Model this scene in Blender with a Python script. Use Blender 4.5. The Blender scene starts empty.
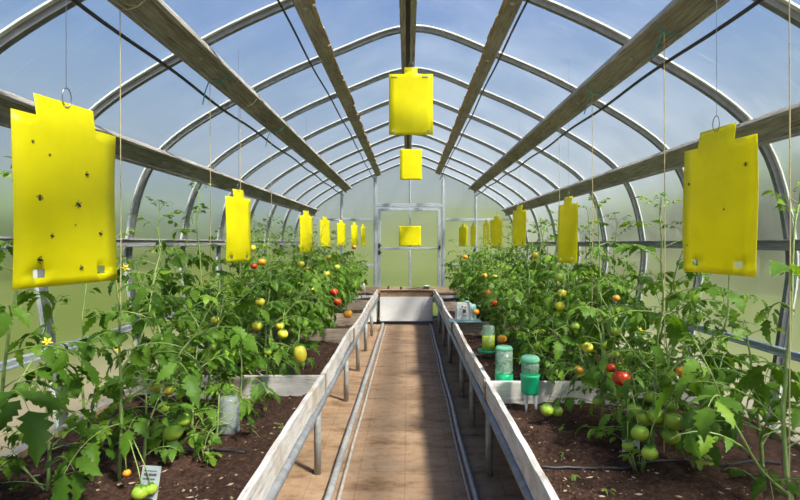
import bpy, math, random
import numpy as np
from mathutils import Vector, Matrix

random.seed(7)
RNG = np.random.default_rng(11)
SC = bpy.context.scene
COL = SC.collection
EYE = 1.55
F = 533.33
VX, VY = 408.0, 243.0


def P(px, py, d):
    """point of the place seen at that pixel, d metres ahead"""
    return ((px - VX) * d / F, d, EYE - (py - VY) * d / F)


# ------------------------------------------------------------------ materials
def new_mat(name):
    m = bpy.data.materials.new(name)
    m.use_nodes = True
    nt = m.node_tree
    for n in list(nt.nodes):
        nt.nodes.remove(n)
    out = nt.nodes.new('ShaderNodeOutputMaterial')
    return m, nt, out


def N(nt, typ, **kw):
    n = nt.nodes.new(typ)
    for k, v in kw.items():
        if k == 'inp':
            for a, b in v.items():
                n.inputs[a].default_value = b
        else:
            setattr(n, k, v)
    return n


def ramp(nt, fac, stops):
    r = N(nt, 'ShaderNodeValToRGB')
    e = r.color_ramp.elements
    while len(e) < len(stops):
        e.new(0.5)
    for i, (p, c) in enumerate(stops):
        e[i].position = p
        e[i].color = (c[0], c[1], c[2], 1)
    nt.links.new(fac, r.inputs[0])
    return r.outputs[0]


def coords(nt, scale=(1, 1, 1), kind='Object'):
    tc = N(nt, 'ShaderNodeTexCoord')
    mp = N(nt, 'ShaderNodeMapping')
    mp.inputs['Scale'].default_value = scale
    nt.links.new(tc.outputs[kind], mp.inputs[0])
    return mp.outputs[0]


def noise(nt, vec, scale, detail=4, rough=0.55):
    n = N(nt, 'ShaderNodeTexNoise')
    n.inputs['Scale'].default_value = scale
    n.inputs['Detail'].default_value = detail
    n.inputs['Roughness'].default_value = rough
    nt.links.new(vec, n.inputs['Vector'])
    return n.outputs['Fac']


def bump(nt, h, strength, dist=0.01):
    b = N(nt, 'ShaderNodeBump')
    b.inputs['Strength'].default_value = strength
    b.inputs['Distance'].default_value = dist
    nt.links.new(h, b.inputs['Height'])
    return b.outputs[0]


def mix_col(nt, fac, a, b, mode='MIX'):
    m = N(nt, 'ShaderNodeMix', data_type='RGBA', blend_type=mode)
    for i, v in ((0, fac), (6, a), (7, b)):
        if isinstance(v, (int, float)):
            m.inputs[i].default_value = v
        elif isinstance(v, tuple):
            m.inputs[i].default_value = (v[0], v[1], v[2], 1)
        else:
            nt.links.new(v, m.inputs[i])
    return m.outputs[2]


def princ(name, col, rough=0.5, metal=0.0, var=0.0, scale=8, stretch=(1, 1, 1), bmp=0.0, spec=0.5, trans=0.0, col2=None):
    m, nt, out = new_mat(name)
    p = N(nt, 'ShaderNodeBsdfPrincipled')
    p.inputs['Roughness'].default_value = rough
    p.inputs['Metallic'].default_value = metal
    p.inputs['Specular IOR Level'].default_value = spec
    p.inputs['Transmission Weight'].default_value = trans
    v = coords(nt, stretch)
    f = noise(nt, v, scale)
    c2 = col2 if col2 else tuple(max(0, c * (1 - var)) for c in col)
    c = ramp(nt, f, [(0.3, c2), (0.68, col)])
    nt.links.new(c, p.inputs['Base Color'])
    if bmp:
        nt.links.new(bump(nt, f, bmp), p.inputs['Normal'])
    nt.links.new(p.outputs[0], out.inputs[0])
    return m


M = {}
M['galv'] = princ('galvanised', (0.52, 0.57, 0.62), 0.42, 0.45, 0.25, 30, (1, 1, 1), 0.05)
M['galv_dull'] = princ('galvanised_dull', (0.46, 0.47, 0.46), 0.5, 0.25, 0.35, 18, (1, 1, 1), 0.08)
M['hoop_steel_shaded'] = princ('hoop_steel_shaded', (0.20, 0.21, 0.22), 0.5, 0.35, 0.3, 25)  # darkened steel: shade on the hoop's inner face is put into the colour
M['rail_steel'] = princ('rail_steel', (0.30, 0.315, 0.33), 0.45, 0.3, 0.4, 18)
M['cable'] = princ('cable', (0.035, 0.035, 0.04), 0.6, 0, 0.3, 20)
M['twine'] = princ('twine', (0.62, 0.53, 0.30), 0.9, 0, 0.4, 200)
M['teal'] = princ('teal_twine', (0.02, 0.34, 0.33), 0.8, 0, 0.3, 100)
M['wire'] = princ('wire', (0.35, 0.35, 0.36), 0.35, 0.9, 0.1)
M['whitepaint_clean'] = princ('white_panel', (0.80, 0.82, 0.83), 0.6, 0, 0.10, 3, (1, 1, 3))
M['black'] = princ('black', (0.012, 0.012, 0.014), 0.5, 0, 0.2)
M['drip'] = princ('drip_tube', (0.03, 0.032, 0.045), 0.45, 0, 0.3, 40)
M['insect'] = princ('insect', (0.03, 0.022, 0.01), 0.6, 0, 0.3, 300)
M['green_plastic'] = princ('green_plastic', (0.015, 0.58, 0.26), 0.3, 0, 0.1, 20, trans=0.2)
M['white_plastic_and_lit_rim'] = princ('white_plastic_and_lit_rim', (0.78, 0.82, 0.80), 0.35, 0, 0.08, 20)  # real white plastic; on the hoop flanges it stands in for sunlight
M['tag_plastic'] = princ('tag_plastic', (0.38, 0.43, 0.45), 0.4, 0, 0.12, 40)
M['ink'] = princ('ink', (0.04, 0.04, 0.05), 0.6, 0, 0.3, 300)
M['brown_ink'] = princ('brown_ink', (0.22, 0.12, 0.06), 0.6, 0, 0.3, 300)
M['label_lime'] = princ('lime_label', (0.55, 0.72, 0.06), 0.45, 0, 0.2, 60)
M['cyan_plastic'] = princ('cyan_plastic', (0.32, 0.58, 0.62), 0.3, 0, 0.1, 20, trans=0.15)
M['hose'] = princ('hose', (0.66, 0.70, 0.60), 0.4, 0, 0.2, 30)
M['edging'] = princ('edging', (0.48, 0.43, 0.37), 0.7, 0, 0.4, 12)
M['bark'] = princ('bark', (0.12, 0.09, 0.06), 0.9, 0, 0.5, 12)
M['crown'] = princ('crown', (0.13, 0.19, 0.07), 0.9, 0, 0.4, 2.2, (1, 1, 1), 0.4)
M['calyx'] = princ('calyx', (0.10, 0.26, 0.04), 0.6, 0, 0.3, 40)
M['petal'] = princ('petal', (0.85, 0.68, 0.03), 0.6, 0, 0.2, 60)
M['litter'] = princ('litter', (0.52, 0.42, 0.26), 0.8, 0, 0.45, 60)


def clear_plastic(name, col, mixf):
    m, nt, out = new_mat(name)
    t = N(nt, 'ShaderNodeBsdfTransparent', inp={'Color': (col[0], col[1], col[2], 1)})
    p = N(nt, 'ShaderNodeBsdfPrincipled', inp={'Base Color': (col[0], col[1], col[2], 1), 'Roughness': 0.2})
    v = coords(nt)
    f = noise(nt, v, 25)
    mr = N(nt, 'ShaderNodeMapRange', inp={3: mixf - 0.1, 4: mixf + 0.1})
    nt.links.new(f, mr.inputs[0])
    mx = N(nt, 'ShaderNodeMixShader')
    nt.links.new(mr.outputs[0], mx.inputs[0])
    nt.links.new(t.outputs[0], mx.inputs[1])
    nt.links.new(p.outputs[0], mx.inputs[2])
    nt.links.new(mx.outputs[0], out.inputs[0])
    return m


M['clear'] = clear_plastic('clear_plastic', (0.62, 0.82, 0.70), 0.26)
M['milky'] = clear_plastic('milky_plastic', (0.36, 0.40, 0.41), 0.65)


def mat_wood(name, a, b, dark, stretch, rough=0.8):
    m, nt, out = new_mat(name)
    p = N(nt, 'ShaderNodeBsdfPrincipled', inp={'Roughness': rough, 'Specular IOR Level': 0.25})
    v = coords(nt, stretch)
    f = noise(nt, v, 9, 6, 0.6)
    f2 = noise(nt, coords(nt), 1.7, 3)
    c = ramp(nt, f, [(0.28, dark), (0.45, a), (0.7, b)])
    c2 = ramp(nt, f2, [(0.35, (0.7, 0.68, 0.66)), (0.65, (1, 1, 1))])
    cc = mix_col(nt, 1.0, c, c2, 'MULTIPLY')
    nt.links.new(cc, p.inputs['Base Color'])
    nt.links.new(bump(nt, f, 0.35, 0.006), p.inputs['Normal'])
    nt.links.new(p.outputs[0], out.inputs[0])
    return m


M['beam'] = mat_wood('beam_wood', (0.32, 0.305, 0.275), (0.50, 0.475, 0.43), (0.13, 0.12, 0.10), (14, 0.7, 14))
M['rail_wood'] = mat_wood('rail_wood', (0.30, 0.305, 0.305), (0.42, 0.425, 0.42), (0.16, 0.16, 0.16), (14, 0.7, 14))
M['board_raw'] = mat_wood('raw_board', (0.42, 0.31, 0.20), (0.58, 0.46, 0.32), (0.2, 0.13, 0.08), (9, 0.8, 9))
M['board_cross'] = mat_wood('cross_board', (0.40, 0.32, 0.24), (0.60, 0.52, 0.42), (0.2, 0.14, 0.09), (0.8, 9, 9))
M['board_dark'] = mat_wood('dark_board', (0.20, 0.13, 0.08), (0.33, 0.22, 0.14), (0.08, 0.05, 0.03), (0.8, 9, 9))


def mat_painted(name, stretch):
    m, nt, out = new_mat(name)
    p = N(nt, 'ShaderNodeBsdfPrincipled', inp={'Roughness': 0.7, 'Specular IOR Level': 0.25})
    f = noise(nt, coords(nt, stretch), 7, 7, 0.68)
    g = noise(nt, coords(nt), 3.2, 5, 0.65)
    base = ramp(nt, f, [(0.30, (0.30, 0.25, 0.20)), (0.42, (0.58, 0.55, 0.51)), (0.60, (0.76, 0.74, 0.70))])
    st = ramp(nt, g, [(0.51, (0, 0, 0)), (0.68, (1, 1, 1))])
    cc = mix_col(nt, st, base, (0.46, 0.37, 0.27))
    nt.links.new(cc, p.inputs['Base Color'])
    nt.links.new(bump(nt, f, 0.3, 0.004), p.inputs['Normal'])
    nt.links.new(p.outputs[0], out.inputs[0])
    return m


M['painted'] = mat_painted('weathered_white_paint', (6, 0.8, 6))
M['painted_x'] = mat_painted('weathered_white_paint_cross', (0.8, 6, 6))


def mat_soil():
    m, nt, out = new_mat('soil')
    p = N(nt, 'ShaderNodeBsdfPrincipled', inp={'Roughness': 0.95, 'Specular IOR Level': 0.15})
    v = coords(nt)
    f = noise(nt, v, 42, 8, 0.7)
    g = noise(nt, v, 5, 3)
    c = ramp(nt, f, [(0.30, (0.016, 0.008, 0.006)), (0.50, (0.055, 0.029, 0.020)), (0.66, (0.11, 0.063, 0.043)), (0.80, (0.28, 0.20, 0.14))])
    c2 = ramp(nt, g, [(0.3, (0.75, 0.72, 0.7)), (0.7, (1, 1, 1))])
    nt.links.new(mix_col(nt, 1.0, c, c2, 'MULTIPLY'), p.inputs['Base Color'])
    nt.links.new(bump(nt, f, 0.9, 0.02), p.inputs['Normal'])
    nt.links.new(p.outputs[0], out.inputs[0])
    return m


M['soil'] = mat_soil()
M['clod'] = princ('soil_clod', (0.095, 0.052, 0.034), 0.95, 0, 0.75, 30, (1, 1, 1), 0.3, 0.15)


def mat_floor():
    m, nt, out = new_mat('floor_pavers')
    p = N(nt, 'ShaderNodeBsdfPrincipled', inp={'Roughness': 0.85, 'Specular IOR Level': 0.25})
    v = coords(nt)
    br = N(nt, 'ShaderNodeTexBrick', offset=0.0, inp={'Scale': 1.0, 'Mortar Size': 0.006, 'Mortar Smooth': 0.6, 'Brick Width': 0.31, 'Row Height': 0.62,
           'Color1': (1, 1, 1, 1), 'Color2': (0.93, 0.93, 0.93, 1), 'Mortar': (0.74, 0.70, 0.68, 1)})
    mp = N(nt, 'ShaderNodeMapping')
    mp.inputs['Location'].default_value = (0.02, 0.1, 0)
    nt.links.new(v, mp.inputs[0])
    nt.links.new(mp.outputs[0], br.inputs['Vector'])
    f = noise(nt, coords(nt, (1, 2.2, 1)), 2.6, 8, 0.68)
    g = noise(nt, v, 16, 5, 0.6)
    c = ramp(nt, f, [(0.32, (0.15, 0.088, 0.045)), (0.46, (0.31, 0.20, 0.12)), (0.66, (0.40, 0.28, 0.18))])
    c2 = ramp(nt, g, [(0.28, (0.74, 0.72, 0.7)), (0.5, (1, 1, 1))])
    c3 = mix_col(nt, 1.0, c, c2, 'MULTIPLY')
    c4 = mix_col(nt, 0.75, c3, br.outputs[0], 'MULTIPLY')
    nt.links.new(c4, p.inputs['Base Color'])
    nt.links.new(bump(nt, g, 0.25, 0.006), p.inputs['Normal'])
    nt.links.new(p.outputs[0], out.inputs[0])
    return m


M['floor'] = mat_floor()


def mat_ground():
    m, nt, out = new_mat('field')
    p = N(nt, 'ShaderNodeBsdfPrincipled', inp={'Roughness': 0.95, 'Specular IOR Level': 0.1})
    tc = N(nt, 'ShaderNodeTexCoord')
    sep = N(nt, 'ShaderNodeSeparateXYZ')
    nt.links.new(tc.outputs['Object'], sep.inputs[0])
    f = noise(nt, tc.outputs['Object'], 0.35, 5)
    ab = N(nt, 'ShaderNodeMath', operation='ABSOLUTE')
    nt.links.new(sep.outputs[0], ab.inputs[0])
    ad = N(nt, 'ShaderNodeMath', operation='MULTIPLY_ADD')
    ad.inputs[1].default_value = 1.8
    nt.links.new(f, ad.inputs[0])
    nt.links.new(ab.outputs[0], ad.inputs[2])
    mr = N(nt, 'ShaderNodeMapRange', inp={1: 4.9, 2: 6.1})
    nt.links.new(ad.outputs[0], mr.inputs[0])
    my = N(nt, 'ShaderNodeMapRange', inp={1: 11.2, 2: 12.0})
    nt.links.new(sep.outputs[1], my.inputs[0])
    mx = N(nt, 'ShaderNodeMath', operation='MAXIMUM')
    nt.links.new(mr.outputs[0], mx.inputs[0])
    nt.links.new(my.outputs[0], mx.inputs[1])
    grass = ramp(nt, f, [(0.3, (0.060, 0.085, 0.012)), (0.7, (0.125, 0.155, 0.024))])
    earth = ramp(nt, f, [(0.3, (0.17, 0.14, 0.09)), (0.7, (0.26, 0.22, 0.14))])
    nt.links.new(mix_col(nt, mx.outputs[0], earth, grass), p.inputs['Base Color'])
    nt.links.new(p.outputs[0], out.inputs[0])
    return m


M['ground'] = mat_ground()
M['hill'] = princ('hill_grass', (0.135, 0.165, 0.028), 0.95, 0, 0.5, 0.15)


def mat_poly(name, flute_scale, w_tr=0.30, haze=0.26, ior=1.14):
    """twin wall polycarbonate sheet: part clear, part blurring, part scattering"""
    m, nt, out = new_mat(name)
    tc = N(nt, 'ShaderNodeTexCoord')
    mp = N(nt, 'ShaderNodeMapping')
    mp.inputs['Scale'].default_value = flute_scale
    nt.links.new(tc.outputs['UV'], mp.inputs[0])
    fl = noise(nt, mp.outputs[0], 6, 5, 0.7)
    cl = noise(nt, tc.outputs['UV'], 1.4, 5, 0.6)
    s1 = ramp(nt, fl, [(0.56, (0, 0, 0)), (0.76, (1, 1, 1))])
    s2 = ramp(nt, cl, [(0.38, (0, 0, 0)), (0.75, (1, 1, 1))])
    ad = N(nt, 'ShaderNodeMath', operation='MULTIPLY_ADD')
    ad.inputs[1].default_value = 0.16
    nt.links.new(s1, ad.inputs[0])
    m2 = N(nt, 'ShaderNodeMath', operation='MULTIPLY_ADD')
    m2.inputs[1].default_value = 0.11
    m2.inputs[2].default_value = haze - 0.03
    nt.links.new(s2, m2.inputs[0])
    nt.links.new(m2.outputs[0], ad.inputs[2])
    tr = N(nt, 'ShaderNodeBsdfTransparent', inp={'Color': (0.93, 0.95, 0.95, 1)})
    rf = N(nt, 'ShaderNodeBsdfRefraction', distribution='GGX', inp={'Color': (0.93, 0.95, 0.95, 1), 'Roughness': 0.5, 'IOR': ior})
    mx1 = N(nt, 'ShaderNodeMixShader', inp={0: 1 - w_tr})
    nt.links.new(tr.outputs[0], mx1.inputs[1])
    nt.links.new(rf.outputs[0], mx1.inputs[2])
    tl = N(nt, 'ShaderNodeBsdfTranslucent', inp={'Color': (0.82, 0.86, 0.87, 1)})
    df = N(nt, 'ShaderNodeBsdfDiffuse', inp={'Color': (0.72, 0.76, 0.77, 1)})
    mx3 = N(nt, 'ShaderNodeMixShader', inp={0: 0.35})
    nt.links.new(tl.outputs[0], mx3.inputs[1])
    nt.links.new(df.outputs[0], mx3.inputs[2])
    mx2 = N(nt, 'ShaderNodeMixShader')
    nt.links.new(ad.outputs[0], mx2.inputs[0])
    nt.links.new(mx1.outputs[0], mx2.inputs[1])
    nt.links.new(mx3.outputs[0], mx2.inputs[2])
    gl = N(nt, 'ShaderNodeBsdfGlossy', inp={'Roughness': 0.25, 'Color': (1, 1, 1, 1)})
    mx4 = N(nt, 'ShaderNodeMixShader', inp={0: 0.035})
    nt.links.new(mx2.outputs[0], mx4.inputs[1])
    nt.links.new(gl.outputs[0], mx4.inputs[2])
    nt.links.new(mx4.outputs[0], out.inputs[0])
    return m


M['poly'] = mat_poly('polycarbonate_roof', (0.5, 14, 1), 0.58, 0.05, 1.20)
M['poly_wall'] = mat_poly('polycarbonate_wall', (0.5, 14, 1), 0.16, 0.045, 1.15)
M['poly_end'] = mat_poly('polycarbonate_end', (14, 0.4, 1), 0.20, 0.09, 1.16)


def mat_leaf():
    m, nt, out = new_mat('tomato_leaf')
    at = N(nt, 'ShaderNodeAttribute', attribute_name='tint')
    c = ramp(nt, at.outputs['Fac'], [(0.0, (0.042, 0.110, 0.010)), (0.5, (0.105, 0.215, 0.018)), (0.85, (0.21, 0.34, 0.030)), (1.0, (0.34, 0.38, 0.05))])
    v = coords(nt)
    f = noise(nt, v, 45, 3)
    c2 = ramp(nt, f, [(0.3, (0.8, 0.82, 0.8)), (0.7, (1, 1, 1))])
    cc = mix_col(nt, 1.0, c, c2, 'MULTIPLY')
    p = N(nt, 'ShaderNodeBsdfPrincipled', inp={'Roughness': 0.5, 'Specular IOR Level': 0.22})
    nt.links.new(cc, p.inputs['Base Color'])
    nt.links.new(bump(nt, f, 0.35, 0.004), p.inputs['Normal'])
    t = N(nt, 'ShaderNodeBsdfTranslucent')
    cb = mix_col(nt, 1.0, cc, (1.7, 1.7, 0.5), 'MULTIPLY')
    nt.links.new(cb, t.inputs[0])
    mx = N(nt, 'ShaderNodeMixShader', inp={0: 0.32})
    nt.links.new(p.outputs[0], mx.inputs[1])
    nt.links.new(t.outputs[0], mx.inputs[2])
    nt.links.new(mx.outputs[0], out.inputs[0])
    return m


M['leaf'] = mat_leaf()
M['stem'] = princ('tomato_stem', (0.26, 0.38, 0.10), 0.55, 0, 0.4, 20)


def mat_card():
    m, nt, out = new_mat('sticky_card')
    v = coords(nt)
    f = noise(nt, v, 9, 4)
    c = ramp(nt, f, [(0.3, (0.84, 0.78, 0.004)), (0.7, (0.93, 0.87, 0.006))])
    p = N(nt, 'ShaderNodeBsdfPrincipled', inp={'Roughness': 0.38, 'Specular IOR Level': 0.3})
    nt.links.new(c, p.inputs['Base Color'])
    nt.links.new(bump(nt, f, 0.25, 0.01), p.inputs['Normal'])
    t = N(nt, 'ShaderNodeBsdfTranslucent')
    nt.links.new(c, t.inputs[0])
    mx = N(nt, 'ShaderNodeMixShader', inp={0: 0.35})
    nt.links.new(p.outputs[0], mx.inputs[1])
    nt.links.new(t.outputs[0], mx.inputs[2])
    nt.links.new(mx.outputs[0], out.inputs[0])
    return m


M['card'] = mat_card()


def mat_fruit(name, a, b):
    m, nt, out = new_mat(name)
    tc = N(nt, 'ShaderNodeTexCoord')
    sep = N(nt, 'ShaderNodeSeparateXYZ')
    nt.links.new(tc.outputs['Generated'], sep.inputs[0])
    f = noise(nt, tc.outputs['Generated'], 3, 3)
    ad = N(nt, 'ShaderNodeMath', operation='MULTIPLY_ADD', inp={1: 0.4})
    nt.links.new(f, ad.inputs[0])
    nt.links.new(sep.outputs[2], ad.inputs[2])
    c = ramp(nt, ad.outputs[0], [(0.3, a), (1.15, b)])
    p = N(nt, 'ShaderNodeBsdfPrincipled', inp={'Roughness': 0.22, 'Specular IOR Level': 0.5, 'Subsurface Weight': 0.08, 'Subsurface Scale': 0.01})
    nt.links.new(c, p.inputs['Base Color'])
    nt.links.new(p.outputs[0], out.inputs[0])
    return m


M['t_green'] = mat_fruit('tomato_green', (0.40, 0.50, 0.04), (0.27, 0.42, 0.04))
M['t_yellow'] = mat_fruit('tomato_yellow', (0.82, 0.62, 0.03), (0.60, 0.58, 0.06))
M['t_orange'] = mat_fruit('tomato_orange', (0.82, 0.24, 0.02), (0.75, 0.36, 0.03))
M['t_red'] = mat_fruit('tomato_red', (0.42, 0.020, 0.005), (0.48, 0.05, 0.008))


# ------------------------------------------------------------------ mesh building
class MB:
    def __init__(self):
        self.v = []
        self.f = []
        self.uv = None

    def add(self, vs, fs):
        b = len(self.v)
        self.v.extend([tuple(x) for x in vs])
        self.f.extend([tuple(i + b for i in f) for f in fs])

    def box(self, c, s, rot=None):
        x, y, z = s[0] / 2, s[1] / 2, s[2] / 2
        vs = [Vector(p) for p in ((-x, -y, -z), (x, -y, -z), (x, y, -z), (-x, y, -z), (-x, -y, z), (x, -y, z), (x, y, z), (-x, y, z))]
        if rot is not None:
            vs = [rot @ p for p in vs]
        vs = [p + Vector(c) for p in vs]
        self.add(vs, [(0, 3, 2, 1), (4, 5, 6, 7), (0, 1, 5, 4), (1, 2, 6, 5), (2, 3, 7, 6), (3, 0, 4, 7)])

    def cbox(self, c, s, ch=0.003, rot=None):
        """box with chamfered edges"""
        hx, hy, hz = s[0] / 2, s[1] / 2, s[2] / 2
        ch = min(ch, hx * .45, hy * .45, hz * .45)
        vs = []
        idx = {}
        for sx in (-1, 1):
            for sy in (-1, 1):
                for sz in (-1, 1):
                    for a in range(3):
                        q = [sx * (hx - ch), sy * (hy - ch), sz * (hz - ch)]
                        q[a] = (sx, sy, sz)[a] * (hx, hy, hz)[a]
                        idx[(sx, sy, sz, a)] = len(vs)
                        vs.append(Vector(q))
        fs = []
        for a in range(3):
            b, c2 = (a + 1) % 3, (a + 2) % 3
            for s_ in (-1, 1):
                ring = []
                for (u, w) in ((-1, -1), (1, -1), (1, 1), (-1, 1)):
                    k = [0, 0, 0]
                    k[a] = s_
                    k[b] = u
                    k[c2] = w
                    ring.append(idx[(k[0], k[1], k[2], a)])
                fs.append(tuple(ring if s_ > 0 else ring[::-1]))
            for u in (-1, 1):
                for w in (-1, 1):
                    k0 = [0, 0, 0]
                    k1 = [0, 0, 0]
                    k0[b] = k1[b] = u
                    k0[c2] = k1[c2] = w
                    k0[a] = -1
                    k1[a] = 1
                    fs.append((idx[(*k0, b)], idx[(*k1, b)], idx[(*k1, c2)], idx[(*k0, c2)]))
        for sx in (-1, 1):
            for sy in (-1, 1):
                for sz in (-1, 1):
                    fs.append((idx[(sx, sy, sz, 0)], idx[(sx, sy, sz, 1)], idx[(sx, sy, sz, 2)]))
        if rot is not None:
            vs = [rot @ p for p in vs]
        self.add([p + Vector(c) for p in vs], fs)

    def tube(self, pts, rad, sides=8, caps=True):
        pts = [Vector(p) for p in pts]
        n = len(pts)
        if not hasattr(rad, '__len__'):
            rad = [rad] * n
        vs = []
        up = None
        for i, p in enumerate(pts):
            t = (pts[min(i + 1, n - 1)] - pts[max(i - 1, 0)]).normalized()
            if up is None:
                up = Vector((0, 0, 1)) if abs(t.z) < 0.9 else Vector((1, 0, 0))
            a = t.cross(up)
            a.normalize()
            b = a.cross(t)
            b.normalize()
            up = b
            for k in range(sides):
                an = 2 * math.pi * k / sides
                vs.append(p + (a * math.cos(an) + b * math.sin(an)) * rad[i])
        fs = []
        for i in range(n - 1):
            for k in range(sides):
                k2 = (k + 1) % sides
                fs.append((i * sides + k, i * sides + k2, (i + 1) * sides + k2, (i + 1) * sides + k))
        if caps:
            fs.append(tuple(range(sides))[::-1])
            fs.append(tuple((n - 1) * sides + k for k in range(sides)))
        self.add(vs, fs)

    def lathe(self, prof, c=(0, 0, 0), sides=24, rot=None):
        vs = []
        for r, z in prof:
            for k in range(sides):
                an = 2 * math.pi * k / sides
                q = Vector((r * math.cos(an), r * math.sin(an), z))
                if rot is not None:
                    q = rot @ q
                vs.append(q + Vector(c))
        fs = []
        for i in range(len(prof) - 1):
            for k in range(sides):
                k2 = (k + 1) % sides
                fs.append((i * sides + k, i * sides + k2, (i + 1) * sides + k2, (i + 1) * sides + k))
        fs.append(tuple(range(sides))[::-1])
        fs.append(tuple((len(prof) - 1) * sides + k for k in range(sides)))
        self.add(vs, fs)

    def sweep(self, pts, prof, nrm, side):
        """profile points (a along side, b along normal) swept along pts"""
        vs = []
        m = len(prof)
        for p, nn in zip(pts, nrm):
            for a, b in prof:
                vs.append(Vector(p) + Vector(side) * a + Vector(nn) * b)
        fs = []
        for i in range(len(pts) - 1):
            for k in range(m):
                k2 = (k + 1) % m
                fs.append((i * m + k, i * m + k2, (i + 1) * m + k2, (i + 1) * m + k))
        fs.append(tuple(range(m))[::-1])
        fs.append(tuple((len(pts) - 1) * m + k for k in range(m)))
        self.add(vs, fs)

    def build(self, name, mat, parent=None, smooth=False, origin=None):
        me = bpy.data.meshes.new(name)
        vs = np.array(self.v, dtype=float)
        o0 = np.zeros(3)
        if origin is not None:
            o0 = np.array(origin, dtype=float)
            vs = vs - o0
        me.from_pydata([tuple(x) for x in vs], [], self.f)
        me.materials.append(M[mat])
        if smooth:
            me.polygons.foreach_set('use_smooth', [True] * len(me.polygons))
        me.update()
        o = bpy.data.objects.new(name, me)
        COL.objects.link(o)
        if parent is not None:
            o.parent = parent
            # meshes are given in world space: take the parent's place off again
            pl = parent
            off = Vector((0, 0, 0))
            while pl is not None:
                off += pl.location
                pl = pl.parent
            o.location = Vector(o0) - off
        else:
            o.location = o0
        return o


def tag(o, label=None, cat=None, group=None, kind=None):
    if label:
        o['label'] = label
    if cat:
        o['category'] = cat
    if group:
        o['group'] = group
    if kind:
        o['kind'] = kind
    return o


def empty(name, loc, label, cat, group=None):
    o = bpy.data.objects.new(name, None)
    o.location = loc
    o.empty_display_size = 0.1
    COL.objects.link(o)
    return tag(o, label, cat, group)


ORD = ['first', 'second', 'third', 'fourth', 'fifth', 'sixth', 'seventh', 'eighth', 'ninth', 'tenth', 'eleventh', 'twelfth',
       'thirteenth', 'fourteenth', 'fifteenth', 'sixteenth', 'seventeenth', 'eighteenth', 'nineteenth', 'twentieth']

# ------------------------------------------------------------------ greenhouse shell
CX = 0.045                     # middle of the house
Y0, Y1 = -1.6, 10.80
PROF = [(2.03, 0.0), (2.03, 0.5), (2.11, 1.05), (2.15, 1.55), (1.94, 2.20), (1.27, 2.67), (0.58, 2.99), (0.0, 3.17)]


def catmull(pts, per=8):
    pts = [np.array(p, float) for p in pts]
    ext = [2 * pts[0] - pts[1]] + pts + [np.array((-pts[-2][0], pts[-2][1]))]
    out = []
    for i in range(1, len(ext) - 2):
        p0, p1, p2, p3 = ext[i - 1:i + 3]
        for k in range(per):
            t = k / per
            out.append(0.5 * ((2 * p1) + (-p0 + p2) * t + (2 * p0 - 5 * p1 + 4 * p2 - p3) * t * t + (-p0 + 3 * p1 - 3 * p2 + p3) * t ** 3))
    out.append(pts[-1])
    return out


HALF = catmull(PROF, 8)
ARCH = [(-p[0], p[1]) for p in HALF] + [(p[0], p[1]) for p in HALF[::-1][1:]]      # left base -> ridge -> right base


def arch_normals():
    ns = []
    n = len(ARCH)
    for i in range(n):
        a = np.array(ARCH[max(i - 1, 0)])
        b = np.array(ARCH[min(i + 1, n - 1)])
        t = (b - a) / np.linalg.norm(b - a)
        ns.append((-t[1], t[0]))          # outward (left of travel)
    return ns


ANRM = arch_normals()


def roof_z(x):
    """height of the hoop line above that x"""
    ax = abs(x - CX)
    best = min(HALF[20:], key=lambda p: abs(p[0] - ax))
    return best[1]


def sheet(name, i0, i1, mat, off):
    """glazing between arch points i0..i1, UV = (along arch, along length)"""
    bm_v, bm_f, uv = [], [], []
    ys = np.linspace(Y0, Y1, 14)
    acc = 0
    idx = list(range(i0, i1 + 1))
    us = [0]
    for a, b in zip(idx[:-1], idx[1:]):
        acc += math.dist(ARCH[a], ARCH[b])
        us.append(acc)
    for y in ys:
        for i, u in zip(idx, us):
            bm_v.append((CX + ARCH[i][0] + ANRM[i][0] * off, y, ARCH[i][1] + ANRM[i][1] * off))
            uv.append((u, y))
    m = len(idx)
    for j in range(len(ys) - 1):
        for k in range(m - 1):
            bm_f.append((j * m + k, j * m + k + 1, (j + 1) * m + k + 1, (j + 1) * m + k))
    me = bpy.data.meshes.new(name)
    me.from_pydata(bm_v, [], bm_f)
    # normals inward
    c = me.polygons[len(bm_f) // 2]
    inward = Vector((CX, c.center.y, 1.4)) - c.center
    if c.normal.dot(inward) < 0:
        me.flip_normals()
    me.polygons.foreach_set('use_smooth', [True] * len(me.polygons))
    ul = me.uv_layers.new(name='UVMap')
    for l in me.loops:
        ul.data[l.index].uv = uv[l.vertex_index]
    me.materials.append(M[mat])
    o = bpy.data.objects.new(name, me)
    COL.objects.link(o)
    return o


OFF = 0.022
iL = 32                                    # arch index of the eye-level rail on the left
iR = len(ARCH) - 1 - iL
tag(sheet('ceiling', iL, iR, 'poly', OFF), 'curved translucent ribbed plastic greenhouse roof', kind='structure')
tag(sheet('wall_left', 0, iL, 'poly_wall', OFF), 'translucent plastic side wall left of the beds, below the lowest left purlin', kind='structure')
tag(sheet('wall_right', iR, len(ARCH) - 1, 'poly_wall', OFF), 'translucent plastic side wall right of the beds, below the lowest right purlin', kind='structure')

DX0, DX1, DZ = -0.63, 0.68, 2.28           # door opening


def ngon_obj(name, polys, y, mat, parent=None, face=-1):
    vs, fs = [], []
    for poly in polys:
        b = len(vs)
        vs.extend([(x, y, z) for x, z in poly])
        fs.append(tuple(range(b, b + len(poly))))
    me = bpy.data.meshes.new(name)
    me.from_pydata(vs, [], fs)
    for p in me.polygons:
        if p.normal.y * face < 0:
            p.flip()
    ul = me.uv_layers.new(name='UVMap')
    for l in me.loops:
        c = me.vertices[l.vertex_index].co
        ul.data[l.index].uv = (c.x, c.z)
    me.materials.append(M[mat])
    me.update()
    o = bpy.data.objects.new(name, me)
    COL.objects.link(o)
    if parent:
        o.parent = parent
        o.location = -parent.location
    return o


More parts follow.
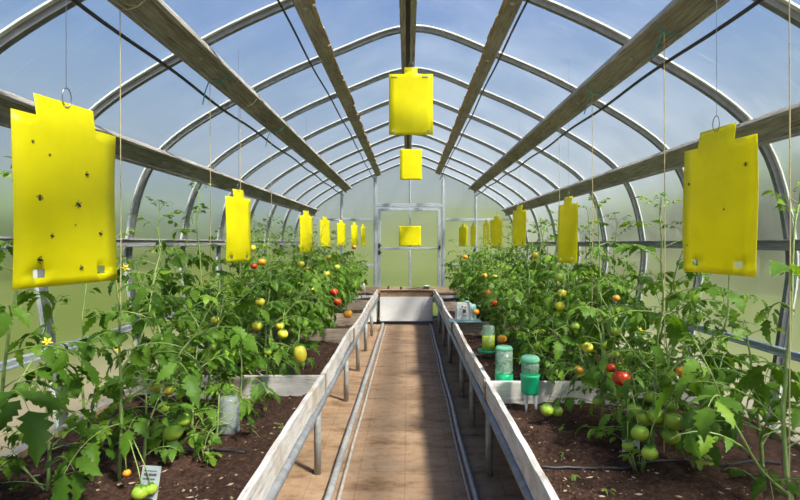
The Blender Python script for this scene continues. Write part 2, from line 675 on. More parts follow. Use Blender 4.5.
A = [(CX + a[0], a[1]) for a in ARCH]
lp = [a for a in A if a[0] < DX0]
rp = [a for a in A if a[0] > DX1]
tp = [a for a in A if DX0 <= a[0] <= DX1]


def z_at(x):
    return np.interp(x, [a[0] for a in A[24:-24]], [a[1] for a in A[24:-24]])


for nm, yy, fc, lab in (('wall_back', Y1, -1, 'translucent gable wall around the door at the far end'),):
    wb = ngon_obj(nm, [lp + [(DX0, z_at(DX0)), (DX0, 0)], [(DX1, 0), (DX1, z_at(DX1))] + rp,
                       [(DX0, DZ), (DX0, z_at(DX0))] + tp + [(DX1, z_at(DX1)), (DX1, DZ)]], yy, 'poly_end', None, fc)
    tag(wb, lab, kind='structure')
wf = ngon_obj('wall_front', [A], Y0, 'poly_end', None, 1)
tag(wf, 'translucent gable wall behind the viewer', kind='structure')


def wall_bar(x0, z0, x1, z1, w=0.05, dpt=0.045, name='wall_post', y=Y1 - 0.03, parent=wb):
    b = MB()
    if abs(x1 - x0) < 1e-6:
        b.cbox((x0, y, (z0 + z1) / 2), (w, dpt, abs(z1 - z0)), 0.004)
        b.cbox((x0, y - dpt / 2 - 0.004, (z0 + z1) / 2), (w * 0.35, 0.012, abs(z1 - z0) - 0.01), 0.002)
    else:
        b.cbox(((x0 + x1) / 2, y, z0), (abs(x1 - x0), dpt, w), 0.004)
    return b.build(name, 'galv', parent)


for x in (-1.34, 1.37):
    wall_bar(x, 0, x, z_at(x) - 0.02)
for x in (-0.66, 0.71):
    wall_bar(x, 0, x, z_at(x) - 0.02, 0.07)
wall_bar(0.04, DZ + 0.04, 0.04, z_at(0.04) - 0.03, 0.04)
for z in (2.02, 1.10):
    xo = 2.0 if z > 1.9 else 2.08
    wall_bar(-xo + CX, z, -0.70, z, 0.05, 0.03, 'wall_rail')
    wall_bar(0.75, z, xo + CX, z, 0.05, 0.03, 'wall_rail')
wall_bar(-0.70, DZ + 0.03, 0.75, DZ + 0.03, 0.07, 0.05, 'wall_header')
# gable rim following the hoop is the last hoop below

# door
dr = bpy.data.objects.new('door_1', None)
dr.location = (0.025, Y1 - 0.03, 0)
COL.objects.link(dr)
tag(dr, 'framed translucent door in the far gable wall with yellow card on it', kind='structure')
dx0, dx1, dzt = DX0 + 0.02, DX1 - 0.02, DZ - 0.03
b = MB()
for x in (dx0 + 0.03, dx1 - 0.03):
    b.cbox((x, Y1 - 0.03, dzt / 2 + 0.02), (0.06, 0.04, dzt - 0.04), 0.005)
for z in (0.05, dzt - 0.025):
    b.cbox(((dx0 + dx1) / 2, Y1 - 0.03, z), (dx1 - dx0 - 0.12, 0.04, 0.055), 0.005)
b.build('door_frame', 'galv', dr)
b = MB()
b.cbox(((dx0 + dx1) / 2, Y1 - 0.035, 1.44), (dx1 - dx0 - 0.12, 0.03, 0.045), 0.004)
b.build('cross_rail', 'galv', dr)
b = MB()
b.cbox((0.04, Y1 - 0.03, 0.74), (0.045, 0.03, 1.32), 0.004)
b.cbox((0.04, Y1 - 0.03, 1.84), (0.035, 0.03, 0.74), 0.004)
b.build('mullion', 'galv', dr)
ngon_obj('pane', [[(dx0 + .05, 0.06), (dx1 - .05, 0.06), (dx1 - .05, dzt - .04), (dx0 + .05, dzt - .04)]], Y1 - 0.012, 'poly_end', dr, -1)
for z in (1.36, 1.50):
    b = MB()
    b.cbox((dx0 + 0.03, Y1 - 0.062, z), (0.035, 0.025, 0.09), 0.004)
    b.cbox((dx0 + 0.05, Y1 - 0.072, z), (0.06, 0.018, 0.025), 0.004)
    b.build('latch' if z < 1.4 else 'hinge', 'black', dr)
b = MB()
b.cbox((dx1 - 0.02, Y1 - 0.062, 1.46), (0.03, 0.025, 0.08), 0.004)
b.build('hinge', 'black', dr)
for x in (-0.28, 0.36):
    b = MB()
    b.cbox((x, Y1 - 0.068, DZ + 0.03), (0.03, 0.012, 0.03), 0.003)
    b.build('bolt_plate', 'galv_dull', dr)

# hoops
HY = [2.22, 3.06, 4.02, 4.98, 5.93, 6.90, 7.86, 8.82, 9.78, 10.74]
HAT = [(-0.018, 0.012), (-0.016, -0.026), (0.016, -0.026), (0.018, 0.012)]
LAB_H = ['galvanised steel hoop arching over the two largest yellow cards, nearest of the arches'] + \
        ['%s galvanised roof hoop counted from the camera towards the door' % ORD[i] for i in range(1, 9)] + \
        ['last galvanised roof hoop, edging the gable wall at the far end']
for i, y in enumerate(HY):
    root = empty('roof_hoop', (CX, y, 0), LAB_H[i], 'roof hoop', 'steel hoops of the greenhouse')
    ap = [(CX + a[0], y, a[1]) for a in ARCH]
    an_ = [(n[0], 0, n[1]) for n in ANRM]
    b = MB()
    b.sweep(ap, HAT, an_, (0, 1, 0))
    b.build('channel', 'hoop_steel_shaded', root)
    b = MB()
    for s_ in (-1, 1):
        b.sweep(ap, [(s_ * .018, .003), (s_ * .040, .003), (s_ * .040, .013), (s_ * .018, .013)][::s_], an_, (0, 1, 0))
    b.build('flange_lit_rim', 'white_plastic_and_lit_rim', root)  # white colour imitates the sun-lit rim of the steel hoop

# purlins: wooden planks lying against the inner side of the hoops
def nearest_arch(ratio, side):
    """arch point whose height above eye / offset from the VP line has that ratio"""
    best = None
    for i, a in enumerate(ARCH):
        if a[0] * side <= 0 or a[1] < 1.6:
            continue
        r = (a[1] - EYE) / abs(CX + a[0])
        if best is None or abs(r - ratio) < best[0]:
            best = (abs(r - ratio), i)
    return best[1]


def purlin(ratio, side, w, lip, label, zig):
    i = nearest_arch(ratio, side)
    n = Vector((ANRM[i][0], 0, ANRM[i][1]))
    t = Vector((ANRM[i][1], 0, -ANRM[i][0]))
    c = Vector((CX + ARCH[i][0], 0, ARCH[i][1])) - n * 0.045
    root = empty('roof_purlin', (c.x, (Y0 + Y1) / 2, c.z), label, 'purlin')
    rot = Matrix((t, (0, 1, 0), n)).transposed()
    b = MB()
    L = Y1 - 0.08 - (Y0 + 0.05)
    ym = (Y0 + 0.05 + Y1 - 0.08) / 2
    b.cbox((c.x, ym, c.z), (w, L, 0.036), 0.004, rot)
    if lip:
        for s in (-1, 1):
            q = c + t * (s * (w / 2 - 0.012)) - n * 0.030
            b.cbox((q.x, ym, q.z), (0.024, L, 0.026), 0.004, rot)
    b.build('plank', 'beam', root)
    # crumbly edge strip of old sealing foam / splinters on upper planks
    if zig:
        b = MB()
        y = Y0 + 0.2
        q0 = c + t * (zig * (w / 2)) - n * 0.012
        while y < Y1 - 0.3:
            l = random.uniform(0.08, 0.3)
            q = q0 + t * random.uniform(-.004, .008)
            b.cbox((q.x, y + l / 2, q.z), (random.uniform(.02, .034), l, random.uniform(0.015, 0.03)), 0.003, rot)
            y += l + random.uniform(-0.01, 0.05)
        b.build('edge_strip', 'board_raw', root)
    for y in HY[:-1]:
        q = c - n * 0.022
        b = MB()
        b.lathe([(0.016, 0), (0.016, 0.006), (0.008, 0.012)], (q.x, y, q.z), 8, Matrix.Rotation(math.pi, 3, 'Y') @ Matrix.Rotation(0, 3, 'Y'))
        b.build('bolt_head', 'galv_dull', root)
    return c, n, t


PUR = {}
PUR['Ll'] = purlin(0.335, -1, 0.15, True, 'weathered wooden purlin low on the left roof curve, above the left yellow cards', 0)
PUR['Lm'] = purlin(0.875, -1, 0.155, True, 'weathered wooden purlin halfway up the left roof slope', 0)
PUR['Lu'] = purlin(2.42, -1, 0.10, False, 'ragged-edged wooden purlin high on the left beside the ridge', 1)
PUR['Ru'] = purlin(2.36, 1, 0.10, False, 'ragged-edged wooden purlin high on the right beside the ridge', -1)
PUR['Rm'] = purlin(0.86, 1, 0.155, True, 'weathered wooden purlin halfway up the right roof slope', 0)
PUR['Rl'] = purlin(0.325, 1, 0.15, True, 'weathered wooden purlin low on the right roof curve, above the right yellow cards', 0)

rid = empty('ridge_beam', (CX - 0.03, (Y0 + Y1) / 2, 3.08), 'dark double wooden beam along the ridge at the top of the roof', 'beam')
b = MB()
for dx in (-0.035, 0.035):
    b.cbox((0.0 + dx, (Y0 + Y1) / 2, 3.085), (0.04, Y1 - Y0 - 0.15, 0.11), 0.004)
b.build('plank', 'beam', rid)
b = MB()
b.cbox((0.0, (Y0 + Y1) / 2, 3.06), (0.03, Y1 - Y0 - 0.2, 0.03), 0.004)
b.build('filler_strip', 'cable', rid)

# side rails
for s, nm in ((-1, 'left'), (1, 'right')):
    b = MB()
    x = CX + s * (2.15 - 0.045)
    b.cbox((x, (Y0 + Y1) / 2, EYE + (0.00 if s < 0 else -0.012)), (0.035, Y1 - Y0 - 0.1, 0.062), 0.004)
    b.cbox((x - s * 0.02, (Y0 + Y1) / 2, EYE + 0.026 + (0.00 if s < 0 else -0.012)), (0.02, Y1 - Y0 - 0.1, 0.012), 0.003)
    o = b.build('side_rail', 'rail_wood', None, False, (x, (Y0 + Y1) / 2, EYE))
    tag(o, 'grey wooden rail running at eye level along the %s wall' % nm, 'rail')
    b = MB()
    x = CX + s * (2.095 - 0.045)
    b.cbox((x, (Y0 + Y1) / 2, 0.94), (0.03, Y1 - Y0 - 0.1, 0.045), 0.004)
    b.cbox((x - s * 0.018, (Y0 + Y1) / 2, 0.925), (0.014, Y1 - Y0 - 0.1, 0.014), 0.003)
    o = b.build('wall_girt', 'galv', None, False, (x, (Y0 + Y1) / 2, 0.94))
    tag(o, 'pale metal girt along the %s wall between eye-level rail and bed' % nm, 'girt')
    b = MB()
    x = CX + s * 1.975
    b.cbox((x, (Y0 + Y1) / 2, 0.25), (0.03, Y1 - Y0 - 0.1, 0.5), 0.004)
    b.cbox((x - s * 0.03, (Y0 + Y1) / 2, 0.515), (0.05, Y1 - Y0 - 0.1, 0.05), 0.004)
    o = b.build('baseboard_' + nm, 'galv', None, False, (x, (Y0 + Y1) / 2, 0.25))
    tag(o, 'metal sill at the foot of the %s wall' % nm, kind='structure')

# overhead cables, slightly sagging between hoops
def cable(ratio, xo, label, r=0.008):
    z = EYE + abs(xo) * ratio
    pts = []
    for k in range(90):
        y = -1.2 + k * (Y1 - 0.1 + 1.2) / 89
        sag = 0.015 * math.sin(y * 2.1) ** 2
        pts.append((xo + 0.006 * math.sin(y * 1.3), y, z - sag))
    b = MB()
    b.tube(pts, r, 6)
    o = b.build('overhead_cable', 'cable', None, True, (xo, 5, z))
    tag(o, label, 'cable')


cable(0.735, -1.30, 'dark cable strung below the left roof slope, lower of the two', 0.009)
cable(1.88, -0.66, 'thin dark cable strung high under the left roof near the ridge', 0.007)
cable(0.70, 1.36, 'dark cable strung below the right roof slope, lower of the two', 0.009)
cable(2.02, 0.63, 'thin dark cable strung high under the right roof near the ridge', 0.007)

# ------------------------------------------------------------------ floor, ground, outside
def grid_obj(name, x0, x1, y0, y1, nx, ny, zf, mat, smooth=True):
    xs = np.linspace(x0, x1, nx)
    ys = np.linspace(y0, y1, ny)
    vs = [(x, y, zf(x, y)) for y in ys for x in xs]
    fs = [(j * nx + i, j * nx + i + 1, (j + 1) * nx + i + 1, (j + 1) * nx + i) for j in range(ny - 1) for i in range(nx - 1)]
    me = bpy.data.meshes.new(name)
    me.from_pydata(vs, [], fs)
    me.materials.append(M[mat])
    if smooth:
        me.polygons.foreach_set('use_smooth', [True] * len(fs))
    o = bpy.data.objects.new(name, me)
    COL.objects.link(o)
    return o


b = MB()
b.box((CX, (Y0 + Y1) / 2, -0.05), (4.06, Y1 - Y0, 0.10))
tag(b.build('floor', 'floor'), 'brown dusty floor slabs of the path and under the beds', kind='structure')
tag(grid_obj('ground', -90, 90, -60, 120, 10, 10, lambda x, y: -0.06, 'ground'), 'grass field with bare earth outside the greenhouse', kind='structure')


def hillz(x, y):
    t = min(max((y - 24) / 50, 0), 1)
    return -0.3 + (t * t * (3 - 2 * t)) * (5.6 + 1.0 * math.sin(x * 0.07) + 0.8 * math.sin(x * 0.19 + 1))


tag(grid_obj('hill', -80, 80, 22, 90, 40, 24, hillz, 'hill'), 'grassy slope rising beyond the far door', kind='structure')


def blob(mb, c, r, seed):
    rr = np.random.default_rng(seed)
    import bmesh
    bm = bmesh.new()
    bmesh.ops.create_icosphere(bm, subdivisions=3, radius=1)
    ph = rr.uniform(0, 6, 6)
    vs, fs = [], []
    for v in bm.verts:
        q = v.co
        k = 1 + 0.16 * math.sin(q.x * 4 + ph[0]) * math.sin(q.y * 5 + ph[1]) + 0.10 * math.sin(q.z * 7 + ph[2] + q.x * 5) + 0.06 * rr.uniform(-1, 1)
        vs.append((c[0] + q.x * r[0] * k, c[1] + q.y * r[1] * k, c[2] + q.z * r[2] * k))
    for f in bm.faces:
        fs.append(tuple(v.index for v in f.verts))
    bm.free()
    mb.add(vs, fs)


def tree(x, y, h, w, label, seed):
    root = empty('tree', (x, y, -0.06), label, 'tree', 'trees outside the greenhouse')
    b = MB()
    b.tube([(x, y, -0.06), (x + 0.05, y, h * .25), (x, y, h * .6)], [0.18, 0.14, 0.08], 8)
    b.build('trunk', 'bark', root, True)
    b = MB()
    rr = np.random.default_rng(seed)
    blob(b, (x, y, h * 0.58), (w * .5, w * .5, h * .42), seed)
    for k in range(5):
        a = rr.uniform(0, 6.28)
        blob(b, (x + math.cos(a) * w * .33, y + math.sin(a) * w * .33, h * rr.uniform(.35, .75)), (w * .27, w * .27, h * .22), seed + k + 1)
    b.build('crown', 'crown', root, True)


for i, (x, y, h, w) in enumerate([(17, 10, 6.3, 6.5), (15.5, 17, 5.8, 6), (16, 24, 5.8, 6.5), (12.5, 32, 4.8, 6), (18, 3, 6.0, 6)]):
    tree(x, y, h, w, 'blurred green tree outside the right wall, %s from the far end' % ['third', 'second', 'middle one', 'nearest', 'most distant'][i]
         if False else 'blurred green tree beyond the right wall, %s' % ['tall one behind the middle panels', 'behind the sixth to eighth hoops', 'behind the far panels', 'low one beside the gable corner', 'low one behind the largest right card'][i], 100 + i * 10)
for i, (x, y, h, w) in enumerate([(-20, 12, 4.6, 6), (-19, 22, 5.0, 7), (-15, 34, 5.2, 7)]):
    tree(x, y, h, w, 'blurred low tree beyond the left wall, %s' % ['behind the near panels', 'behind the middle panels', 'beside the far gable corner'][i], 300 + i * 10)

# ------------------------------------------------------------------ raised beds
ZT = 0.664       # top of the front boards
SOIL = 0.515
YB = 10.12       # front of the cross bed


def soil_z(x, y):
    return SOIL + 0.012 * math.sin(x * 7.3 + y * 2.1) * math.sin(y * 5.3 + 1.2) + 0.009 * math.sin(x * 23 + 1.7 * math.sin(y * 9)) * math.sin(y * 19) \
        + 0.005 * math.sin(x * 61 + y * 13) * math.sin(y * 57 - x * 11)


def strip(mb, path, w, zt, zb):
    """board following the path [(x,y)], thickness w in x"""
    vs = []
    for x, y, dz in path:
        vs += [(x - w / 2, y, zb + dz), (x + w / 2, y, zb + dz), (x + w / 2, y, zt + dz), (x - w / 2, y, zt + dz)]
    fs = [(0, 1, 2, 3)]
    n = len(path)
    for i in range(n - 1):
        a, c = i * 4, (i + 1) * 4
        for k in range(4):
            k2 = (k + 1) % 4
            fs.append((a + k, c + k, c + k2, a + k2))
    e = (n - 1) * 4
    fs.append((e + 3, e + 2, e + 1, e))
    mb.add(vs, fs)


def make_bed(side, x_in, joints, legs, label, divs):
    s = side
    x_w = CX + s * 1.925
    root = empty('raised_bed', (x_in, 4, 0), label, 'planting bed')
    ys = [-1.4] + joints + [YB + 0.02]
    for k in range(len(ys) - 1):
        b = MB()
        a, e = ys[k] + 0.004, ys[k + 1] - 0.004
        n = max(6, int((e - a) / 0.12))
        path = []
        for j in range(n + 1):
            y = a + (e - a) * j / n
            path.append((x_in + 0.006 * math.sin(y * 2.3 + s) + (0.004 * s if k % 2 else 0), y, 0.004 * math.sin(y * 3.1 + s * 2) + 0.003 * math.sin(y * 17) + (0.006 if k % 2 else 0)))
        strip(b, path, 0.028, ZT, ZT - 0.125)
        b.build('front_board', 'painted', root)
        if k:
            b = MB()
            b.cbox((x_in - s * 0.018, ys[k], ZT - 0.06), (0.012, 0.045, 0.13), 0.003)
            b.build('joint_strap', 'board_raw', root)
    b = MB()
    b.tube([(x_in - s * 0.012, -1.4, ZT - 0.155), (x_in - s * 0.012, YB - 0.05, ZT - 0.155)], 0.024, 12)
    b.build('front_rail', 'rail_steel', root, True)
    b = MB()
    b.cbox((x_w, (YB - 1.4) / 2, 0.49), (0.03, YB + 1.4, 0.11), 0.004)
    b.build('back_board', 'board_raw', root)
    b = MB()
    b.cbox(((x_in + x_w) / 2, (YB - 1.4) / 2, 0.425), (abs(x_w - x_in) - 0.05, YB + 1.4, 0.03), 0.004)
    b.build('bottom_panel', 'board_dark', root)
    for y in divs:
        b = MB()
        x0, x1 = sorted((x_in + s * 0.016, x_w - s * 0.016))
        b.cbox(((x0 + x1) / 2, y, (ZT - 0.008 + 0.44) / 2), (x1 - x0, 0.03, ZT - 0.008 - 0.44), 0.003)
        b.build('divider', 'painted_x' if y < 4 else 'board_cross', root)
    for y in legs:
        b = MB()
        xl = x_in - s * -0.030
        b.tube([(xl, y, 0), (xl, y, ZT - 0.15)], 0.024, 12)
        b.tube([(xl, y, ZT - 0.21), (xl, y, ZT - 0.175)], 0.031, 12)
        b.build('leg', 'galv_dull', root, True)
        b = MB()
        xb = x_w - s * 0.25
        b.tube([(xb, y, 0), (xb, y, 0.41)], 0.022, 10)
        b.build('leg', 'galv_dull', root, True)
        b = MB()
        b.cbox(((xl + xb) / 2, y, 0.395), (abs(xb - xl), 0.04, 0.03), 0.003)
        b.build('cross_bearer', 'galv_dull', root)
    nx, ny = 70, 560
    x0, x1 = sorted((x_in + s * 0.015, x_w - s * 0.015))
    xs = np.linspace(x0, x1, nx)
    yy = -1.38 + (YB + 1.36) * np.linspace(0, 1, ny) ** 1.0
    so = grid_obj('soil', x0, x1, -1.38, YB - 0.03, nx, ny, soil_z, 'soil')
    so.parent = root
    so.location = -root.location
    so['kind'] = 'stuff'
    return root


XL, XR = -0.577, 0.512
bedL = make_bed(-1, XL, [3.6, 5.55, 7.6], [3.58, 5.23, 6.45, 7.65, 8.9], 'long soil-filled raised bed with white boards on galvanised legs, left of the path', [3.6, 5.55, 6.75, 8.3])
bedR = make_bed(1, XR, [3.45, 6.05, 7.9], [3.56, 4.5, 5.36, 6.9, 8.0, 9.2], 'long soil-filled raised bed with white boards on galvanised legs, right of the path', [3.45, 6.05, 8.1])

# cross bed below the door
cb = empty('raised_bed', (0, 10.4, 0), 'short raised bed with white front panel closing the path before the door', 'planting bed')
b = MB()
b.cbox((-0.03, YB + 0.02, ZT - 0.075), (1.02, 0.03, 0.13), 0.004)
b.build('front_board', 'board_dark', cb)
b = MB()
b.cbox((-0.03, YB + 0.0, ZT - 0.004), (1.04, 0.04, 0.02), 0.004)
b.build('top_strip', 'board_raw', cb)
b = MB()
b.cbox((-0.035, YB - 0.015, 0.30), (1.00, 0.02, 0.46), 0.003)
b.build('front_panel', 'whitepaint_clean', cb)
b = MB()
b.cbox((-0.03, 10.70, 0.60), (3.6, 0.03, 0.14), 0.004)
b.build('back_board', 'board_raw', cb)
so = grid_obj('soil', -1.85, 1.9, YB + 0.04, 10.68, 60, 20, lambda x, y: soil_z(x, y) + 0.04, 'soil')
so.parent = cb
so.location = -cb.location
so['kind'] = 'stuff'
b = MB()
b.cbox((0.02, 10.4, 0.44), (3.8, 0.55, 0.03), 0.003)
b.build('bottom_panel', 'board_dark', cb)
for x in (-0.5, 0.45):
    b = MB()
    b.tube([(x, YB + 0.06, 0), (x, YB + 0.06, 0.43)], 0.024, 10)
    b.build('leg', 'galv_dull', cb, True)
    b = MB()
    b.tube([(x * 3.6, 10.55, 0), (x * 3.6, 10.55, 0.43)], 0.024, 10)
    b.build('leg', 'galv_dull', cb, True)
# bits and pieces standing in the cross bed
for (px, py, h, wd, lab, mat) in ((427, 287, 0.12, 0.11, 'small white plastic pot standing on the cross bed, right of centre', 'white_plastic_and_lit_rim'),
                             (401, 287, 0.10, 0.05, 'small pale plastic pot standing on the cross bed near the middle', 'milky'),
                             (388, 287, 0.11, 0.035, 'slim dark pot on the cross bed, left of the two pale ones', 'black')):
    x = (px - VX) * 10.5 / F
    b = MB()
    z = SOIL + 0.10
    b.lathe([(wd * .38, 0), (wd * .5, h), (wd * .55, h), (wd * .55, h + 0.012), (wd * .45, h + 0.012), (wd * .36, 0.02)], (x, 10.62, z - 0.045), 14)
    tag(b.build('plant_pot', mat, None, True, (x, 10.62, z - 0.045)), lab, 'pot')

# white sheeting under the left bed at the far end
b = MB()
b.cbox((-1.05, YB + 0.03, 0.3), (0.9, 0.015, 0.5), 0.003)
tag(b.build('backing_sheet', 'whitepaint_clean', None, False, (-1.05, YB + 0.03, 0.05)), 'white sheet closing the space under the far end of the left bed', 'sheet')
b = MB()
b.cbox((1.05, YB + 0.03, 0.3), (0.95, 0.015, 0.5), 0.003)
tag(b.build('backing_sheet', 'whitepaint_clean', None, False, (1.05, YB + 0.03, 0.05)), 'white sheet closing the space under the far end of the right bed', 'sheet')

# pipes and edging along the path
def floor_pipe(name, pts, r, mat, label, sides=10):
    b = MB()
    b.tube(pts, r, sides)
    tag(b.build(name, mat, None, True, pts[0]), label, 'pipe')


def wob(x0, x1, z, a=0.002, n=40, y0=-1.3, y1=10.05):
    return [(x0 + (x1 - x0) * k / n + a * math.sin(k * 0.9), y0 + (y1 - y0) * k / n, z) for k in range(n + 1)]


floor_pipe('floor_pipe', wob(-0.487, -0.470, 0.026), 0.024, 'galv_dull', 'grey metal pipe lying along the left edge of the path')
floor_pipe('floor_pipe', wob(-0.425, -0.41, 0.013), 0.0125, 'edging', 'thin pale pipe lying on the path side of the thick left pipe')
floor_pipe('floor_pipe', wob(0.385, 0.435, 0.020, 0.004), 0.018, 'galv_dull', 'grey pipe lying along the right edge of the path')
floor_pipe('floor_pipe', wob(0.345, 0.40, 0.010, 0.004), 0.009, 'edging', 'thin pale pipe on the path side of the right grey pipe')

# white hose standing up at the left of the door
b = MB()
b.tube([(-0.83, 10.3, 0.56), (-0.86, 10.32, 0.75), (-0.93, 10.34, 0.92), (-1.05, 10.36, 1.04), (-1.2, 10.38, 1.08), (-1.4, 10.4, 1.02)], 0.02, 10)
tag(b.build('hose', 'hose', None, True, (-0.83, 10.3, 0.56)), 'pale hose curving up out of the bed left of the far door', 'hose')

# drip tubes on the soil
def drip(pts, label):
    b = MB()
    b.tube([(x, y, soil_z(x, y) + 0.008) for x, y in pts], 0.006, 6)
    tag(b.build('drip_tube', 'drip', None, True, (pts[0][0], pts[0][1], SOIL)), label, 'tube')


drip([(0.62 + k * 0.06, 2.44 + 0.004 * k + 0.02 * math.sin(k * .8)) for k in range(20)], 'thin dark drip tube crossing the soil at the near end of the right bed')
drip([(-0.8 - k * 0.06, 2.62 + 0.006 * k + 0.02 * math.sin(k * .7)) for k in range(18)], 'thin dark drip tube crossing the soil behind the grey plant label')
drip([(-1.45 + 0.03 * math.sin(k * .6), 3.7 + k * 0.13) for k in range(48)], 'dark drip tube laid lengthwise under the plants of the left bed')

# clods and litter on the soil
def scatter_clods(name, n, rmin, rmax, mat, side, bed, seed, lens=(1, 1, .7)):
    rr = np.random.default_rng(seed)
    base = np.array([(1, 0, 0), (-1, 0, 0), (0, 1, 0), (0, -1, 0), (0, 0, 1), (0, 0, -1)], float)
    tri = [(0, 2, 4), (2, 1, 4), (1, 3, 4), (3, 0, 4), (2, 0, 5), (1, 2, 5), (3, 1, 5), (0, 3, 5)]
    b = MB()
    for k in range(n):
        y = 1.7 + 5.5 * rr.random() ** 1.8
        x = side * (0.56 + 1.33 * rr.random() ** 1.5)
        if side < 0:
            x -= 0.06
        r = rmin + (rmax - rmin) * rr.random() ** 2
        a = rr.uniform(0, 6.28)
        pts = base * (r * np.array(lens) * rr.uniform(.6, 1.3, 3)) * rr.uniform(.7, 1.2, (6, 1))
        R = np.array([[math.cos(a), -math.sin(a), 0], [math.sin(a), math.cos(a), 0], [0, 0, 1]])
        pts = pts @ R.T + np.array((x, y, soil_z(x, y) + r * lens[2] * 0.25))
        b.add(pts, tri)
    return tag(b.build(name, mat, bed), kind='stuff')


for sgn, bd in ((-1, bedL), (1, bedR)):
    scatter_clods('soil_crumbs', 2600, 0.004, 0.016, 'clod', sgn, bd, 5 + sgn)
    scatter_clods('wood_chips', 750, 0.003, 0.013, 'litter', sgn, bd, 15 + sgn, (1.6, .7, .35))

# ------------------------------------------------------------------ sticky traps
RECTS = []      # picture areas kept clear of leaves nearer than the thing seen there


